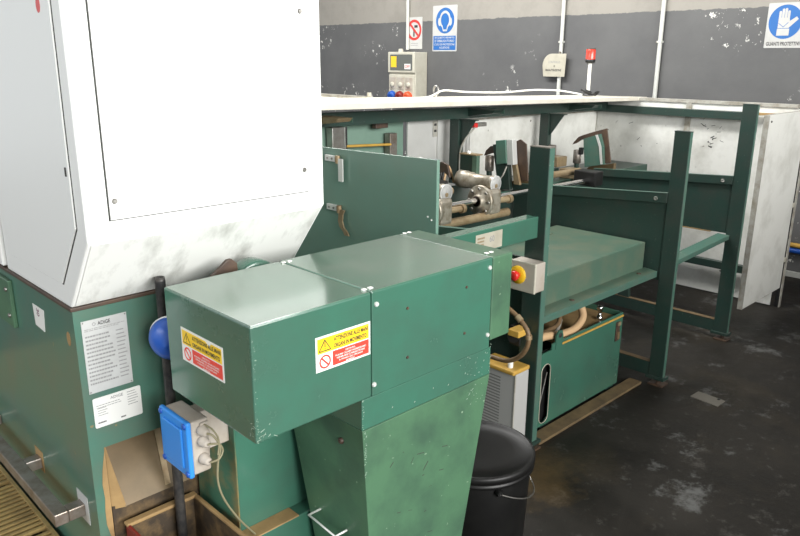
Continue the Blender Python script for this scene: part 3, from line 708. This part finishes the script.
# feed rods and bearing units
g = MB(); g.tube([(2.10, 2.5, 1.012), (4.20, 2.5, .990)], .016, 'chrome', 20); lab(g.build('feed_rod', bl), 'bright chrome rod')
g = MB(); g.tube([(2.30, 2.47, .925), (3.27, 2.47, .912)], .024, 'tan_metal', 18); g.build('guide_rod', bl)
g = MB(); g.tube([(2.10, 2.66, 1.06), (3.0, 2.66, 1.04)], .022, 'tan_metal', 18); g.build('guide_rod', bl)
g = MB(); g.tube([(3.72, 2.66, 1.03), (4.30, 2.66, 1.02)], .022, 'tan_metal', 18); g.build('guide_rod', bl)
for xb in (3.05, 2.645):
    g = MB(); g.lathe((xb, 2.5, .998), (1, 0, 0), [(.030, -.022), (.036, -.02), (.038, 0), (.080, .002), (.086, .006), (.086, .022), (.068, .024), (.062, .06), (.055, .10)], 'casting', 32)
    for k in range(8):
        a = 2 * math.pi * k / 8; g.lathe((xb + .002, 2.5 + .069 * math.cos(a), .998 + .069 * math.sin(a)), (-1, 0, 0), [(.008, 0), (.008, .007), (.004, .008)], 'steel', 8)
    g.lathe((xb - .020, 2.5, .998), (-1, 0, 0), [(.030, 0), (.030, .002), (.017, .002)], 'rust_dark', 24)
    g.box((xb + .024, 2.44, .92), (xb + .13, 2.57, 1.06), 'casting', .02, 3)
    un = g.build('bearing_unit', bl)
    xm = xb + .10; zm = 1.085
    g = MB(); g.lathe((xm, 2.66, zm), (0, -1, 0), [(.040, -.075), (.050, -.068), (.050, -.015), (.046, -.012), (.046, .025), (.041, .028), (.041, .16), (.044, .163), (.044, .190)], 'casting', 28)
    g.build('motor', un)
    g = MB(); g.lathe((xm, 2.468, zm), (0, -1, 0), [(.046, 0), (.046, .004), (.039, .004), (.039, .0)], 'plate_metal', 28); g.lathe((xm, 2.4642, zm), (0, -1, 0), [(.040, 0), (.040, .0008), (.004, .001)], 'grille_grey', 28); g.lathe((xm, 2.463, zm - .01), (0, -1, 0), [(.012, 0), (.010, .004)], 'tan_metal', 14); g.build('end_cap', un)
    g = MB(); g.tube([(xb + .13, 2.48, .985), (xb + .22, 2.47, .985)], .016, 'tan_metal', 14); g.lathe((xb + .22, 2.47, .985), (1, 0, 0), [(.024, 0), (.024, .025), (.012, .026)], 'tan_metal', 18); g.build('shaft_stub', un)
    g = MB(); g.box((xb + .175, 2.67, .955), (xb + .205, 2.705, 1.212), 'green_tray', .002); g.box((xb + .18, 2.705, 1.10), (xb + .23, 2.80, 1.212), 'green_dark', .002); g.box((xb + .17, 2.67, 1.212), (xb + .23, 2.80, 1.219), 'tan_metal', .001)
    g.lathe((xb + .20, 2.75, 1.219), (0, 0, 1), [(.012, 0), (.012, .012), (.005, .014)], 'bright_screw', 12); g.build('bracket', un)
    g = MB()
    for k in range(3): g.tube(smooth_path([(xb - .02 + .02 * k, 2.79, 1.0), (xb - .01 + .02 * k, 2.78, 1.10), (xb + .03 + .02 * k, 2.79, 1.15), (xb + .10 + .02 * k, 2.81, 1.09 - .02 * k)]), .007, 'black' if k < 2 else 'hose_tan', 8)
    g.box((xb - .14, 2.72, 1.0), (xb + .0, 2.80, 1.085), 'black', .015); g.build('hose_bundle', un)
# vertical rollers
for x, y, z in ((3.60, 2.875, 1.115), (4.60, 2.872, 1.070), (4.50, 3.02, 1.10), (2.62, 2.875, 1.13)):
    g = MB(); g.lathe((x, y, z - .047), (0, 0, 1), [(.024, 0), (.028, .003), (.028, .092), (.024, .095), (.010, .096)], 'steel_worn', 24); ro = g.build('roller', bl)
    g = MB(); g.cyl((x, y, .955), (x, y, z - .047), .018, 'green_dark', 16); g.box((x - .04, y - .04, .955), (x + .04, y + .04, .985), 'green_dark', .004); g.build('roller_stem', ro)
# guide heads with hooked blades: each stands in the Y-Z plane of its support arm
def head(x, box):
    def P(y, z): return (x, y, z)
    if box:
        g = MB(); g.prism([P(2.735, 1.245), P(2.660, 1.280), P(2.615, 1.255), P(2.588, 1.035), P(2.655, 1.035)], (.012, 0, 0), 'rust_dark', .002); hd_ = g.build('guide_head', bl)
        g = MB(); g.prism([(x - .03, 2.845, 1.235), (x - .03, 2.735, 1.258), (x - .03, 2.700, .97), (x - .03, 2.79, .965)], (.035, 0, 0), 'green_dark', .003)
        g.prism([(x - .06, 2.80, 1.265), (x - .06, 2.725, 1.275), (x - .06, 2.710, 1.135), (x - .06, 2.785, 1.120)], (.055, 0, 0), 'green_base', .003); g.build('gearbox', hd_)
        g = MB(); g.prism([(x - .05, 2.725, 1.275), (x - .05, 2.682, 1.279), (x - .05, 2.665, 1.13), (x - .05, 2.710, 1.125)], (.045, 0, 0), 'sheet_grey', .002); g.prism([(x - .03, 2.690, 1.125), (x - .03, 2.660, 1.13), (x - .03, 2.625, 1.01), (x - .03, 2.665, 1.01)], (.02, 0, 0), 'tan_metal'); g.build('grey_strip', hd_)
        g = MB(); g.tube(smooth_path([(x - .08, 2.69, 1.12), (x - .10, 2.70, 1.07), (x - .10, 2.74, 1.02), (x - .08, 2.78, .985)]), .004, 'frame_grey', 8); g.build('lead', hd_)
        hk = [(2.845, 1.225), (2.885, 1.220), (2.920, 1.190), (2.935, 1.155), (2.905, 1.165), (2.865, 1.180), (2.845, 1.178)]
    else:
        g = MB(); g.prism([P(2.855, 1.222), P(2.76, 1.255), P(2.665, 1.284), P(2.612, 1.05), P(2.66, 1.04), P(2.69, 1.20), P(2.72, 1.225), P(2.855, 1.190)], (.014, 0, 0), 'rust_dark', .002); hd_ = g.build('guide_head', bl)
        g = MB(); g.prism([P(2.832, 1.20), P(2.70, 1.245), P(2.668, 1.16), P(2.652, 1.035), P(2.805, 1.0)], (-.020, 0, 0), 'green_rail_lit_flange', .002); g.build('cover_plate', hd_)
        g = MB(); g.prism([P(2.735, 1.235), P(2.718, 1.238), P(2.682, 1.16), P(2.662, 1.036), P(2.678, 1.036), P(2.698, 1.155)], (-.026, 0, 0), 'sheet_grey', .001); g.build('grey_strip', hd_)
        g = MB(); g.box((x - .05, 2.82, 1.09), (x - .02, 2.845, 1.14), 'black', .003); g.build('stop_pad', hd_)
        hk = [(2.855, 1.222), (2.885, 1.208), (2.920, 1.170), (2.932, 1.150), (2.90, 1.162), (2.86, 1.188)]
    g = MB(); g.prism([P(y, z) for y, z in hk], (.010, 0, 0), 'rust_dark', .001); g.build('hook_blade', hd_)
    g = MB(); g.prism([(x + .06, 2.84, .958), (x + .06, 2.60, .985), (x + .06, 2.60, 1.045), (x + .06, 2.80, 1.0)], (-.03, 0, 0), 'brown_plate', .002); g.build('foot_plate', hd_)
head(3.615, True); head(4.62, False)
g = MB(); g.prism([(2.63, 2.36, 1.25), (2.63, 2.40, 1.262), (2.63, 2.44, 1.25), (2.63, 2.44, 1.20), (2.63, 2.38, 1.215), (2.63, 2.345, 1.19)], (.012, 0, 0), 'rust_dark', .001); g.build('hook_blade', bl)
g = MB(); g.box((4.14, 2.44, .955), (4.24, 2.60, 1.05), 'black', .006); g.lathe((4.24, 2.5, .99), (1, 0, 0), [(.03, 0), (.03, .04), (.018, .042)], 'casting', 20); g.build('end_block', bl)
g = MB(); g.box((4.30, 2.68, .955), (4.42, 2.82, 1.02), 'tan_metal', .006); g.box((4.32, 2.85, 1.02), (4.44, 2.98, 1.09), 'tan_metal', .006); g.build('clamp_block', bl)

# ------------------------------------------------------------------ guard panel between saw and loader
gp = thing('sheet_guard', 'green sheet steel guard panel with two latches beside the white hood', 'panel', (2.0, 2.4, 0))
g = MB(); g.hexa([(2.0, 1.846, .64), (2.016, 1.846, .64), (2.016, 2.95, .64), (2.0, 2.95, .64), (2.0, 1.846, 1.383), (2.016, 1.846, 1.383), (2.016, 2.95, 1.364), (2.0, 2.95, 1.364)], 'green_panel', .002)
g.box((2.0, 1.90, 0), (2.016, 1.95, .64), 'green_dark'); g.box((2.0, 2.85, 0), (2.016, 2.90, .64), 'green_dark')
screw(g, NX(2.0, 0, 0), -1.87, 1.15, .004, 'bright_screw'); screw(g, NX(2.0, 0, 0), -1.89, 1.16, .004, 'bright_screw')
g.build('sheet', gp)
f = NX(2.0, 0, 0)
for yy, zz, bent in ((2.500, 1.330, 0), (2.495, 1.115, 1)):
    g = MB(); g.box((1.985, yy - .075, zz - .013), (1.999, yy, zz + .013), 'bright_screw', .002); screw(g, NX(1.985, 0, 0), -(yy - .02), zz, .005, 'screw'); screw(g, NX(1.985, 0, 0), -(yy - .05), zz, .005, 'screw')
    la = g.build('latch', gp)
    g = MB(); g.cyl((1.985, yy - .088, zz + .016), (1.985, yy - .088, zz - .016), .011, 'tan_metal', 14)
    y = yy - .112
    if bent: pts = [(-.005, 0), (.008, -.02), (.012, -.05), (.004, -.075), (-.022, -.095), (-.030, -.11)]
    else: pts = [(0, .005), (0, -.03), (0, -.06), (0, -.085), (0, -.092)]
    for (a, b_), (c_, d_) in zip(pts, pts[1:]):
        g.prism([(1.985, y + a - .014, zz + b_), (1.985, y + a + .014, zz + b_), (1.985, y + c_ + .014, zz + d_), (1.985, y + c_ - .014, zz + d_)], (-.006, 0, 0), 'tan_metal' if bent else 'bright_screw')
    g.box((1.983, yy - .100, zz - .012), (1.989, yy - .07, zz + .012), 'tan_metal', .002)
    g.build('latch_arm', la)

# ------------------------------------------------------------------ emergency stop, hose, grille, tank, plank
es = thing('emergency_stop', 'grey emergency stop box with red button on the first green post', 'emergency stop', (2.49, 1.755, .79))
g = MB(); g.box((2.455, 1.690, .790), (2.526, 1.818, .920), 'grey_plastic', .006, 3); g.box((2.449, 1.688, .788), (2.460, 1.820, .922), 'beige_box', .005, 3); g.build('body', es)
g = MB(); g.lathe((2.449, 1.776, .860), (-1, 0, 0), [(.040, 0), (.040, .004), (.016, .005)], 'yellow', 32); lab(g.build('yellow_disc', es), 'yellow disc')
g = MB(); g.lathe((2.445, 1.776, .860), (-1, 0, 0), [(.013, 0), (.013, .014), (.021, .016), (.022, .026), (.017, .033), (.004, .034)], 'red', 28); lab(g.build('push_button', es), 'red mushroom button')
g = MB(); hp = smooth_path([(2.34, 1.80, .90), (2.31, 1.775, .82), (2.30, 1.735, .776), (2.30, 1.662, .737), (2.30, 1.608, .69), (2.30, 1.600, .635), (2.30, 1.632, .573), (2.30, 1.70, .529), (2.31, 1.80, .515), (2.34, 1.93, .49), (2.36, 1.97, .40), (2.37, 1.98, .25)])
g.tube(hp, .010, 'hose_brown', 12)
ho = g.build('oil_hose'); tag(ho, 'brown hose curving between green guard housing and first post', 'hose')
g = MB(); p_ = hp[17]; q_ = hp[20]
g.tube([hp[18], hp[20]], .014, 'tan_metal', 12)
o = g.build('fitting', ho); lab(o, 'tan hose fitting'); g = MB(); g.tube([hp[26], hp[28]], .0145, 'tan_metal', 12)
mid = world_of(ho)
o = g.build('fitting', ho); lab(o, 'tan hose fitting')
vg = thing('motor_cover', 'grey slotted motor cover standing behind the black bucket', 'motor cover', (2.45, 1.82, 0))
g = MB(); g.box((2.40, 1.726, .0), (2.500, 1.92, .42), 'grille_grey', .004); g.box((2.398, 1.724, 0), (2.405, 1.730, .42), 'frame_grey')
f = NX(2.40, 0, 0)
for k in range(26): rect(g, f, -1.905, .02 + .0145 * k, -1.805, .0265 + .0145 * k, 0, .0008, 'grille_slot')
g.build('body', vg)
g = MB(); g.box((2.385, 1.725, .42), (2.505, 1.925, .440), 'yellow_dust', .006); g.lathe((2.42, 1.77, .440), (0, 0, 1), [(.012, 0), (.012, .03), (.008, .035)], 'cable_white', 12); g.build('top_bar', vg)

tk = thing('coolant_tank', 'green coolant tank on the floor under the bar loader tray', 'tank', (3.1, 2.05, 0))
g = MB()
# front sheet with an oval hand slot
sx0, sx1, sz0, sz1 = 2.712, 2.786, .035, .345
fx0, fx1, fz0, fz1 = 2.60, 3.455, .022, .438
ov = []
for k in range(13): a = math.pi * k / 12; ov.append((sx0 + (sx1 - sx0) / 2 + (sx1 - sx0) / 2 * math.cos(a), sz1 - .035 + .035 * math.sin(a)))
for k in range(13): a = math.pi + math.pi * k / 12; ov.append((sx0 + (sx1 - sx0) / 2 + (sx1 - sx0) / 2 * math.cos(a), sz0 + .035 + .035 * math.sin(a)))
g.prism([(sx1, 1.80, fz0), (fx1, 1.80, fz0), (fx1, 1.80, fz1), (sx1, 1.80, fz1)], (0, .006, 0), 'green')
g.prism([(fx0, 1.80, fz0), (sx0, 1.80, fz0), (sx0, 1.80, .405), (fx0, 1.80, .400)], (0, .006, 0), 'green')
cx = (sx0 + sx1) / 2
g.prism([(sx0, 1.80, .408)] + [(sx0, 1.80, sz1 - .035)] + [(x, 1.80, z) for x, z in ov[12::-1]][1:] + [(sx1, 1.80, .408)], (0, .006, 0), 'green')
g.prism([(sx1, 1.80, fz0)] + [(x, 1.80, z) for x, z in ov[:12:-1]] + [(sx0, 1.80, fz0)], (0, .006, 0), 'green')
g.box((fx1 - .006, 1.806, fz0), (fx1, 2.30, fz1), 'green'); g.box((fx0, 1.806, fz0), (fx0 + .006, 2.30, .40), 'green'); g.box((fx0 + .006, 2.294, fz0), (fx1 - .006, 2.30, fz1), 'green')
g.box((fx0 + .006, 1.806, fz0), (fx1 - .006, 2.294, fz0 + .006), 'green_dark'); g.box((fx0 + .006, 1.83, .03), (fx1 - .01, 1.834, .40), 'black')
for x in (2.78, 3.40): g.box((x - .04, 1.812, 0), (x + .04, 2.28, .022), 'green_dark')
g.build('body', tk)
g = MB(); g.tube([(x, 1.800, z) for x, z in ov + ov[:1]], .0022, 'sign_beige', 6, False); g.tube([(2.73, 1.815, .12), (2.78, 1.815, .29)], .003, 'steel', 8); lab(g.build('slot_edge', tk), 'pale edge of the hand slot')
g = MB(); g.box((2.88, 1.806, .400), (3.449, 2.29, .408), 'tan_dust', .002); lab(g.build('top_sheet', tk), 'tan dusty top')
g = MB(); g.box((2.87, 1.7945, .414), (3.455, 1.80, .424), 'yellow_dust', .001); lab(g.build('edge_strip', tk), 'dusty yellow edge strip')
g = MB(); g.prism([(2.815, 1.797, .40), (2.875, 1.797, .40), (2.875, 1.797, .46), (2.862, 1.797, .490), (2.838, 1.797, .495), (2.815, 1.797, .47)], (0, .008, 0), 'green'); g.lathe((2.846, 1.796, .468), (0, -1, 0), [(.012, 0), (.012, .002), (.001, .002)], 'seam', 16); g.build('lifting_eye', tk)
g = MB(); g.box((3.385, 1.794, .285), (3.425, 1.80, .395), 'rust_dark', .004); g.cyl((3.405, 1.792, .30), (3.405, 1.792, .34), .009, 'brown_plate', 12); g.box((3.392, 1.785, .375), (3.418, 1.795, .395), 'tan_metal', .003); lab(g.build('level_gauge', tk), 'brown level gauge')
g = MB(); g.tube(smooth_path([(2.62, 1.84, .475), (2.78, 1.84, .468), (2.91, 1.84, .442), (3.045, 1.842, .438), (3.143, 1.86, .472), (3.17, 1.90, .53), (3.17, 1.96, .60)]), .020, 'hose_tan', 14)
g.tube(smooth_path([(2.66, 1.91, .44), (2.85, 1.90, .45), (3.0, 1.91, .46), (3.06, 1.95, .52)]), .012, 'hose_brown', 10); g.tube(smooth_path([(2.62, 1.865, .425), (2.80, 1.875, .43), (2.95, 1.89, .43), (3.05, 1.93, .46)]), .009, 'frame_grey', 10)
lab(g.build('suction_hose', tk), 'thick beige hose')
g = MB(); g.lathe((3.33, 1.87, .408), (0, 0, 1), [(.016, 0), (.016, .02), (.011, .022), (.011, .055), (.018, .057), (.018, .075), (.006, .078)], 'chrome', 6); g.build('filler_plug', tk)
g = MB(); g.box((2.605, 1.716, .001), (3.58, 1.790, .016), 'old_wood', .002)
tag(g.build('floor_plank'), 'tan dusty wooden plank lying in front of the coolant tank', 'plank')
g = MB(); f = UP(3.66, 1.365, 0); flat(g, f, [(-.05, -.065), (.045, -.065), (.055, .085), (-.035, .09)], .0002, .004, 'concrete_plate'); screw(g, f, .035, -.035, .008, 'seam', .0042)
tag(g.build('floor_plate'), 'small grey metal plate lying on the dark floor', 'plate')

# ------------------------------------------------------------------ on top of the loader lid
wb = thing('warning_beacon', 'red warning beacon on a white stem above the cream lid', 'beacon', (5.215, 3.2, 1.455))
zz = lz(5.215) + .036
g = MB(); g.cyl((5.215, 3.2, zz + .012), (5.215, 3.2, 1.718), .014, 'cable_white', 18); g.build('stem', wb)
g = MB(); g.lathe((5.215, 3.2, zz - .006), (0, 0, 1), [(.045, 0), (.045, .012), (.022, .02)], 'black', 20); g.build('foot', wb)
g = MB(); g.lathe((5.215, 3.2, 1.715), (0, 0, 1), [(.026, 0), (.034, .008), (.039, .012), (.039, .030), (.036, .031)], 'black', 24); g.build('socket', wb)
g = MB(); g.lathe((5.215, 3.2, 1.745), (0, 0, 1), [(.037, 0), (.037, .070), (.034, .076), (.02, .078)], 'red_lamp', 28); g.build('lamp', wb)
g = MB(); g.lathe((5.215, 3.2, 1.821), (0, 0, 1), [(.036, 0), (.036, .006), (.01, .008)], 'rust_dark', 24); g.build('top_cap', wb)
cps = []
for x, y, lift in ((2.42, 2.95, .006), (2.9, 3.02, .006), (3.3, 3.15, .004), (3.62, 3.36, .018), (3.75, 3.40, .035), (4.0, 3.40, .022), (4.4, 3.40, .018), (4.72, 3.36, .035), (4.95, 3.28, .030), (5.10, 3.18, .004)): cps.append((x, y, lz(x) + .037 + lift))
g = MB(); g.tube(smooth_path(cps[1:]), .0062, 'cable_white', 10); wc = g.build('power_cable'); tag(wc, 'white power cable snaking along the cream lid', 'cable')
for (x, y, z), (dx, dy, dz), lb in (((5.05, 3.04, 1.488), (.06, .012, .012), 'black cable connector lying left of the beacon foot'), ((5.10, 3.10, 1.492), (-.03, .05, .02), 'black cable connector standing tilted beside the beacon foot')):
    o = MB(); o.lathe((x, y, z), (dx, dy, dz), [(.012, 0), (.015, .01), (.015, .055), (.008, .065), (.008, .085)], 'black', 14)
    tag(o.build('cable_connector'), lb, 'connector')
g = MB(); c_ = Vector((3.70, 3.44, lz(3.7) + .070)); pts = [c_ + Vector((.0, .022 * math.cos(a), .030 * math.sin(a))) for a in [2 * math.pi * k / 16 for k in range(17)]]
g.tube(pts, .007, 'steel', 8, False); g.cyl((3.70, 3.44, lz(3.7) + .024), (3.70, 3.44, lz(3.7) + .040), .014, 'steel', 12)
tag(g.build('lifting_ring'), 'steel ring standing on the lid beside the white cable', 'ring')

# ------------------------------------------------------------------ on the back wall
XW = 6.46
def conduit(y, z0, z1, label, brackets):
    o = thing('conduit', label, 'conduit', (XW - .02, y, z0), 'wall conduits')
    g = MB(); g.cyl((XW - .027, y, z0), (XW - .027, y, z1), .019, 'conduit', 16); g.build('pipe', o)
    for z in brackets:
        g = MB(); g.box((XW - .02, y + .018, z), (XW - .001, y + .045, z + .018), 'steel_worn', .002); g.box((XW - .048, y - .022, z), (XW - .001, y + .022, z + .018), 'conduit', .002); g.build('pipe_clip', o)
conduit(6.46, 1.84, 4.4, 'white conduit rising from the grey socket board', (2.9, 3.9))
conduit(4.29, 0, 4.4, 'white conduit running behind the small beige plate', (1.90, 3.3))
conduit(3.25, 0, 4.4, 'white conduit right of the red beacon', (1.89, 3.3))
db = thing('distribution_board', 'grey electrical board with window and coloured sockets on the wall', 'electrical board', (6.37, 6.37, 1.25))
ya, yb = 6.597, 6.150
g = MB(); g.box((6.26, yb, 1.235), (XW - .001, ya, 1.812), 'beige_box', .01, 3); g.box((6.235, yb - .0, 1.575), (6.27, ya, 1.815), 'beige_box', .012, 3); g.box((6.245, yb + .01, 1.235), (6.27, ya - .01, 1.555), 'beige_box', .008, 3)
g.lathe((6.36, 6.50, 1.812), (0, 0, 1), [(.03, 0), (.03, .03), (.02, .04)], 'beige_box', 16)
g.build('body', db)
f = NX(6.235, ya, 0); w_ = ya - yb
g = MB(); rrect(g, f, .045, 1.605, w_ - .03, 1.785, .01, 0, .003, 'glass_dark'); rect(g, f, .06, 1.64, .155, 1.765, .003, .001, 'yellow'); rect(g, f, .29, 1.62, .39, 1.68, .003, .001, 'sign_white'); text(g, f, 'OFF', .30, 1.632, .08, .035, .0045, 'red', .02); g.build('window_cover', db)
f = NX(6.245, ya, 0)
for i, (c_, nm) in enumerate((('blue_dark', 'blue socket'), ('red_dark', 'dark red socket'), ('orange_red', 'orange red socket'))):
    cx = .085 + .135 * i
    g = MB(); g.lathe(f.p(cx, 1.315, 0), (-1, 0, -.35), [(.058, 0), (.058, .03), (.052, .05), (.030, .052)], c_, 24); g.box((6.236, ya - cx - .055, 1.385), (6.246, ya - cx + .055, 1.525), 'grey_plastic', .004); g.lathe(f.p(cx, 1.44, .008), (-1, 0, 0), [(.03, 0), (.03, .018), (.01, .02)], 'beige_box', 16); lab(g.build('socket', db), nm)
# safety signs
def sign_panel(f, w, h, r=.012): g = MB(); rrect(g, f, 0, 0, w, h, r, 0, .004, 'board_white'); return g
f = NX(XW - .001, 6.07, 1.822); w, h = .372, .500
g = sign_panel(f, w, h)
cx, cy, R = w / 2 + .005, .335, .140
ellipse(g, f, cx, cy, R, R, .004, .0008, 'board_blue', 40)
ellipse(g, f, cx, cy + .010, .084, .098, .0048, .0008, 'board_white', 28)
flat(g, f, [(cx - .07, cy), (cx + .07, cy), (cx + .03, cy - .115), (cx - .03, cy - .115)], .0048, .0009, 'board_white')
ellipse(g, f, cx, cy + .006, .062, .074, .0058, .0008, 'board_blue', 28)
flat(g, f, [(cx - .052, cy), (cx + .052, cy), (cx + .022, cy - .095), (cx - .022, cy - .095)], .0058, .0009, 'board_blue')
for s in (-1, 1): ellipse(g, f, cx + s * .082, cy - .012, .024, .045, .0057, .0008, 'board_white', 20)
rect(g, f, .014, .014, w - .014, .170, .004, .0008, 'board_blue')
for i, (s, ww) in enumerate((('IN QUESTO REPARTO', .30), ("E' OBBLIGATORIO", .30), ("L'USO DI PROTEZIONI", .31), ('ACUSTICHE', .16))):
    text(g, f, s, (w - ww) / 2, .138 - i * .036, ww, .022 if i != 1 else .026, .0052, 'board_white', .02)
tag(g.build('safety_sign'), 'blue and white ear protection sign on the grey wall', 'sign', 'safety signs')
f = NX(XW - .001, 6.475, 1.85); w, h = .235, .36
g = MB(); rect(g, f, 0, 0, w, h, 0, .004, 'board_white')
cx, cy = .105, .215
for k in range(1): ring(g, f, cx, cy, .088, .118, .004, .0008, 'board_red', 36)
rect(g, f, cx - .015, cy - .075, cx + .005, cy - .02, .004, .0008, 'ink'); ellipse(g, f, cx - .006, cy - .005, .014, .014, .004, .0008, 'ink', 14); rect(g, f, cx + .0, cy + .025, cx + .055, cy + .055, .004, .0008, 'ink')
line(g, f, cx - .068, cy + .068, cx + .068, cy - .068, .026, .0048, .0008, 'board_red')
scribble(g, f, .05, .03, .20, .075, 2, .004, 'ink_grey', 21, .4)
tag(g.build('safety_sign'), 'red ringed prohibition sign above the grey socket board', 'sign', 'safety signs')
f = NX(XW - .001, 2.362, 1.842); w, h = .285, .345
g = sign_panel(f, w, h, .008)
cx, cy = .140, .200
ellipse(g, f, cx, cy, .126, .130, .004, .0008, 'board_blue', 44)
rect(g, f, cx - .055, cy - .105, cx + .038, cy - .052, .0048, .0008, 'board_white')
flat(g, f, [(cx - .052, cy - .048), (cx + .030, cy - .048), (cx + .098, cy + .018), (cx + .082, cy + .038), (cx + .034, cy + .005), (cx + .030, cy + .03), (cx - .052, cy + .03)], .0048, .0008, 'board_white')
for k, (hh) in enumerate((.083, .100, .103, .085)): rrect(g, f, cx - .052 + .0215 * k, cy + .015, cx - .0335 + .0215 * k, cy + hh, .008, .0049, .0008, 'board_white')
line(g, f, cx - .048, cy - .010, cx - .010, cy - .040, .004, .0057, .0004, 'board_blue'); line(g, f, cx - .010, cy - .040, cx + .025, cy - .005, .004, .0057, .0004, 'board_blue')
text(g, f, 'GUANTI PROTETTIVI', .016, .018, w - .032, .030, .0052, 'ink', .02)
tag(g.build('safety_sign'), 'blue and white protective glove sign on the wall at upper right', 'sign', 'safety signs')
f = NX(6.40, 4.479, 1.575); w, h = .279, .222
g = MB(); pts = [(0.02, 0), (w - .008, 0), (w, h), (.11, h)] + [(.11 - .105 * math.sin(a), h - .115 + .115 * math.cos(a)) for a in [math.pi / 2 * k / 6 for k in range(1, 7)]]
flat(g, f, pts, 0, .004, 'sign_beige')
text(g, f, 'CONTROLLO', .075, .130, .14, .022, .0045, 'ink_grey', .02); text(g, f, 'E', .140, .092, .016, .018, .0045, 'ink', .02); text(g, f, 'MANUTENZIONE', .045, .052, .185, .022, .0045, 'ink', .03)
g.box((6.40, 4.255, 1.65), (6.4105, 4.285, 1.70), 'steel_worn'); g.lathe(f.p(.20, h + .010, 0), (1, 0, 0), [(.012, -.004), (.012, .008)], 'steel_worn', 12)
tag(g.build('notice_sign'), 'small beige lettered metal plate hung on the middle conduit', 'sign')
for z, r, m_, nm in ((.272, .020, 'yellow_dust', 'yellow'), (.226, .022, 'blue_dark', 'dark blue')):
    g = MB(); g.cyl((XW - .035, -1.5, z), (XW - .035, 1.99, z + .002), r, m_, 16)
    for y in (1.90, .2, -1.2): g.box((XW - .036, y, z - r - .002), (XW - .001, y + .02, z + r * .2), 'steel_worn')
    tag(g.build('wall_pipe'), nm + ' pipe running low along the wall at the right edge', 'pipe')
g = MB(); g.box((XW - .03, -6.9, .0), (XW, 1.95, .045), 'conduit', .003); struct(g.build('baseboard_back'))

# ------------------------------------------------------------------ camera
cam = D.cameras.new('camera'); cam.sensor_width = 36; cam.lens = 36 * 726.2207612376643 / 800; cam.clip_start = .02
co = D.objects.new('camera', cam); COL.objects.link(co)
pi_, ro_, ya_ = 0.28200752645219407, 0.006100546956866114, 0.7956019573526854
cy_, sy_ = math.cos(ya_), math.sin(ya_)
aw, bw, zw = Vector((sy_, cy_, 0)), Vector((-cy_, sy_, 0)), Vector((0, 0, 1))     # machine axes seen from the camera's own heading
def toW(v): return Vector((v.dot(aw), v.dot(bw), v.dot(zw)))
fwd = Vector((0, math.cos(pi_), -math.sin(pi_))); rt = Vector((1, 0, 0)); up = rt.cross(fwd)
r2 = rt * math.cos(ro_) + up * math.sin(ro_); u2 = -rt * math.sin(ro_) + up * math.cos(ro_)
r2, u2, fwd = toW(r2), toW(u2), toW(fwd)
mw = Matrix(((r2.x, u2.x, -fwd.x, 0), (r2.y, u2.y, -fwd.y, 0), (r2.z, u2.z, -fwd.z, 1.75), (0, 0, 0, 1)))
co.matrix_world = mw
SC.camera = co

# ------------------------------------------------------------------ light: daylight through high windows on the aisle side, soft hall light
w = D.worlds.new('hall'); SC.world = w; w.use_nodes = True
w.node_tree.nodes['Background'].inputs['Color'].default_value = (.93, .97, 1, 1); w.node_tree.nodes['Background'].inputs['Strength'].default_value = .85
def area(name, loc, target, sx, sy, power, col=(1, 1, 1)):
    l = D.lights.new(name, 'AREA'); l.shape = 'RECTANGLE'; l.size = sx; l.size_y = sy; l.energy = power; l.color = col
    o = D.objects.new(name, l); COL.objects.link(o); o.location = loc
    o.rotation_euler = (Vector(target) - Vector(loc)).to_track_quat('-Z', 'Y').to_euler()
area('aisle_windows', (1.6, -5.4, 3.05), (1.6, 2.0, 1.3), 7.0, 3.0, 930, (1, .99, .96))
area('roof_skylight', (3.6, 4.6, 4.5), (6.2, 4.0, .4), 4.5, 1.4, 470, (1, .99, .97))
area('far_window', (-5.0, 3.0, 4.2), (3.0, 3.0, 1.0), 4.0, 2.2, 170, (.97, .99, 1))

vs = SC.view_settings
vs.view_transform = 'Standard'; vs.look = 'None'; vs.exposure = 0.3; vs.gamma = 1.0; vs.use_curve_mapping = False
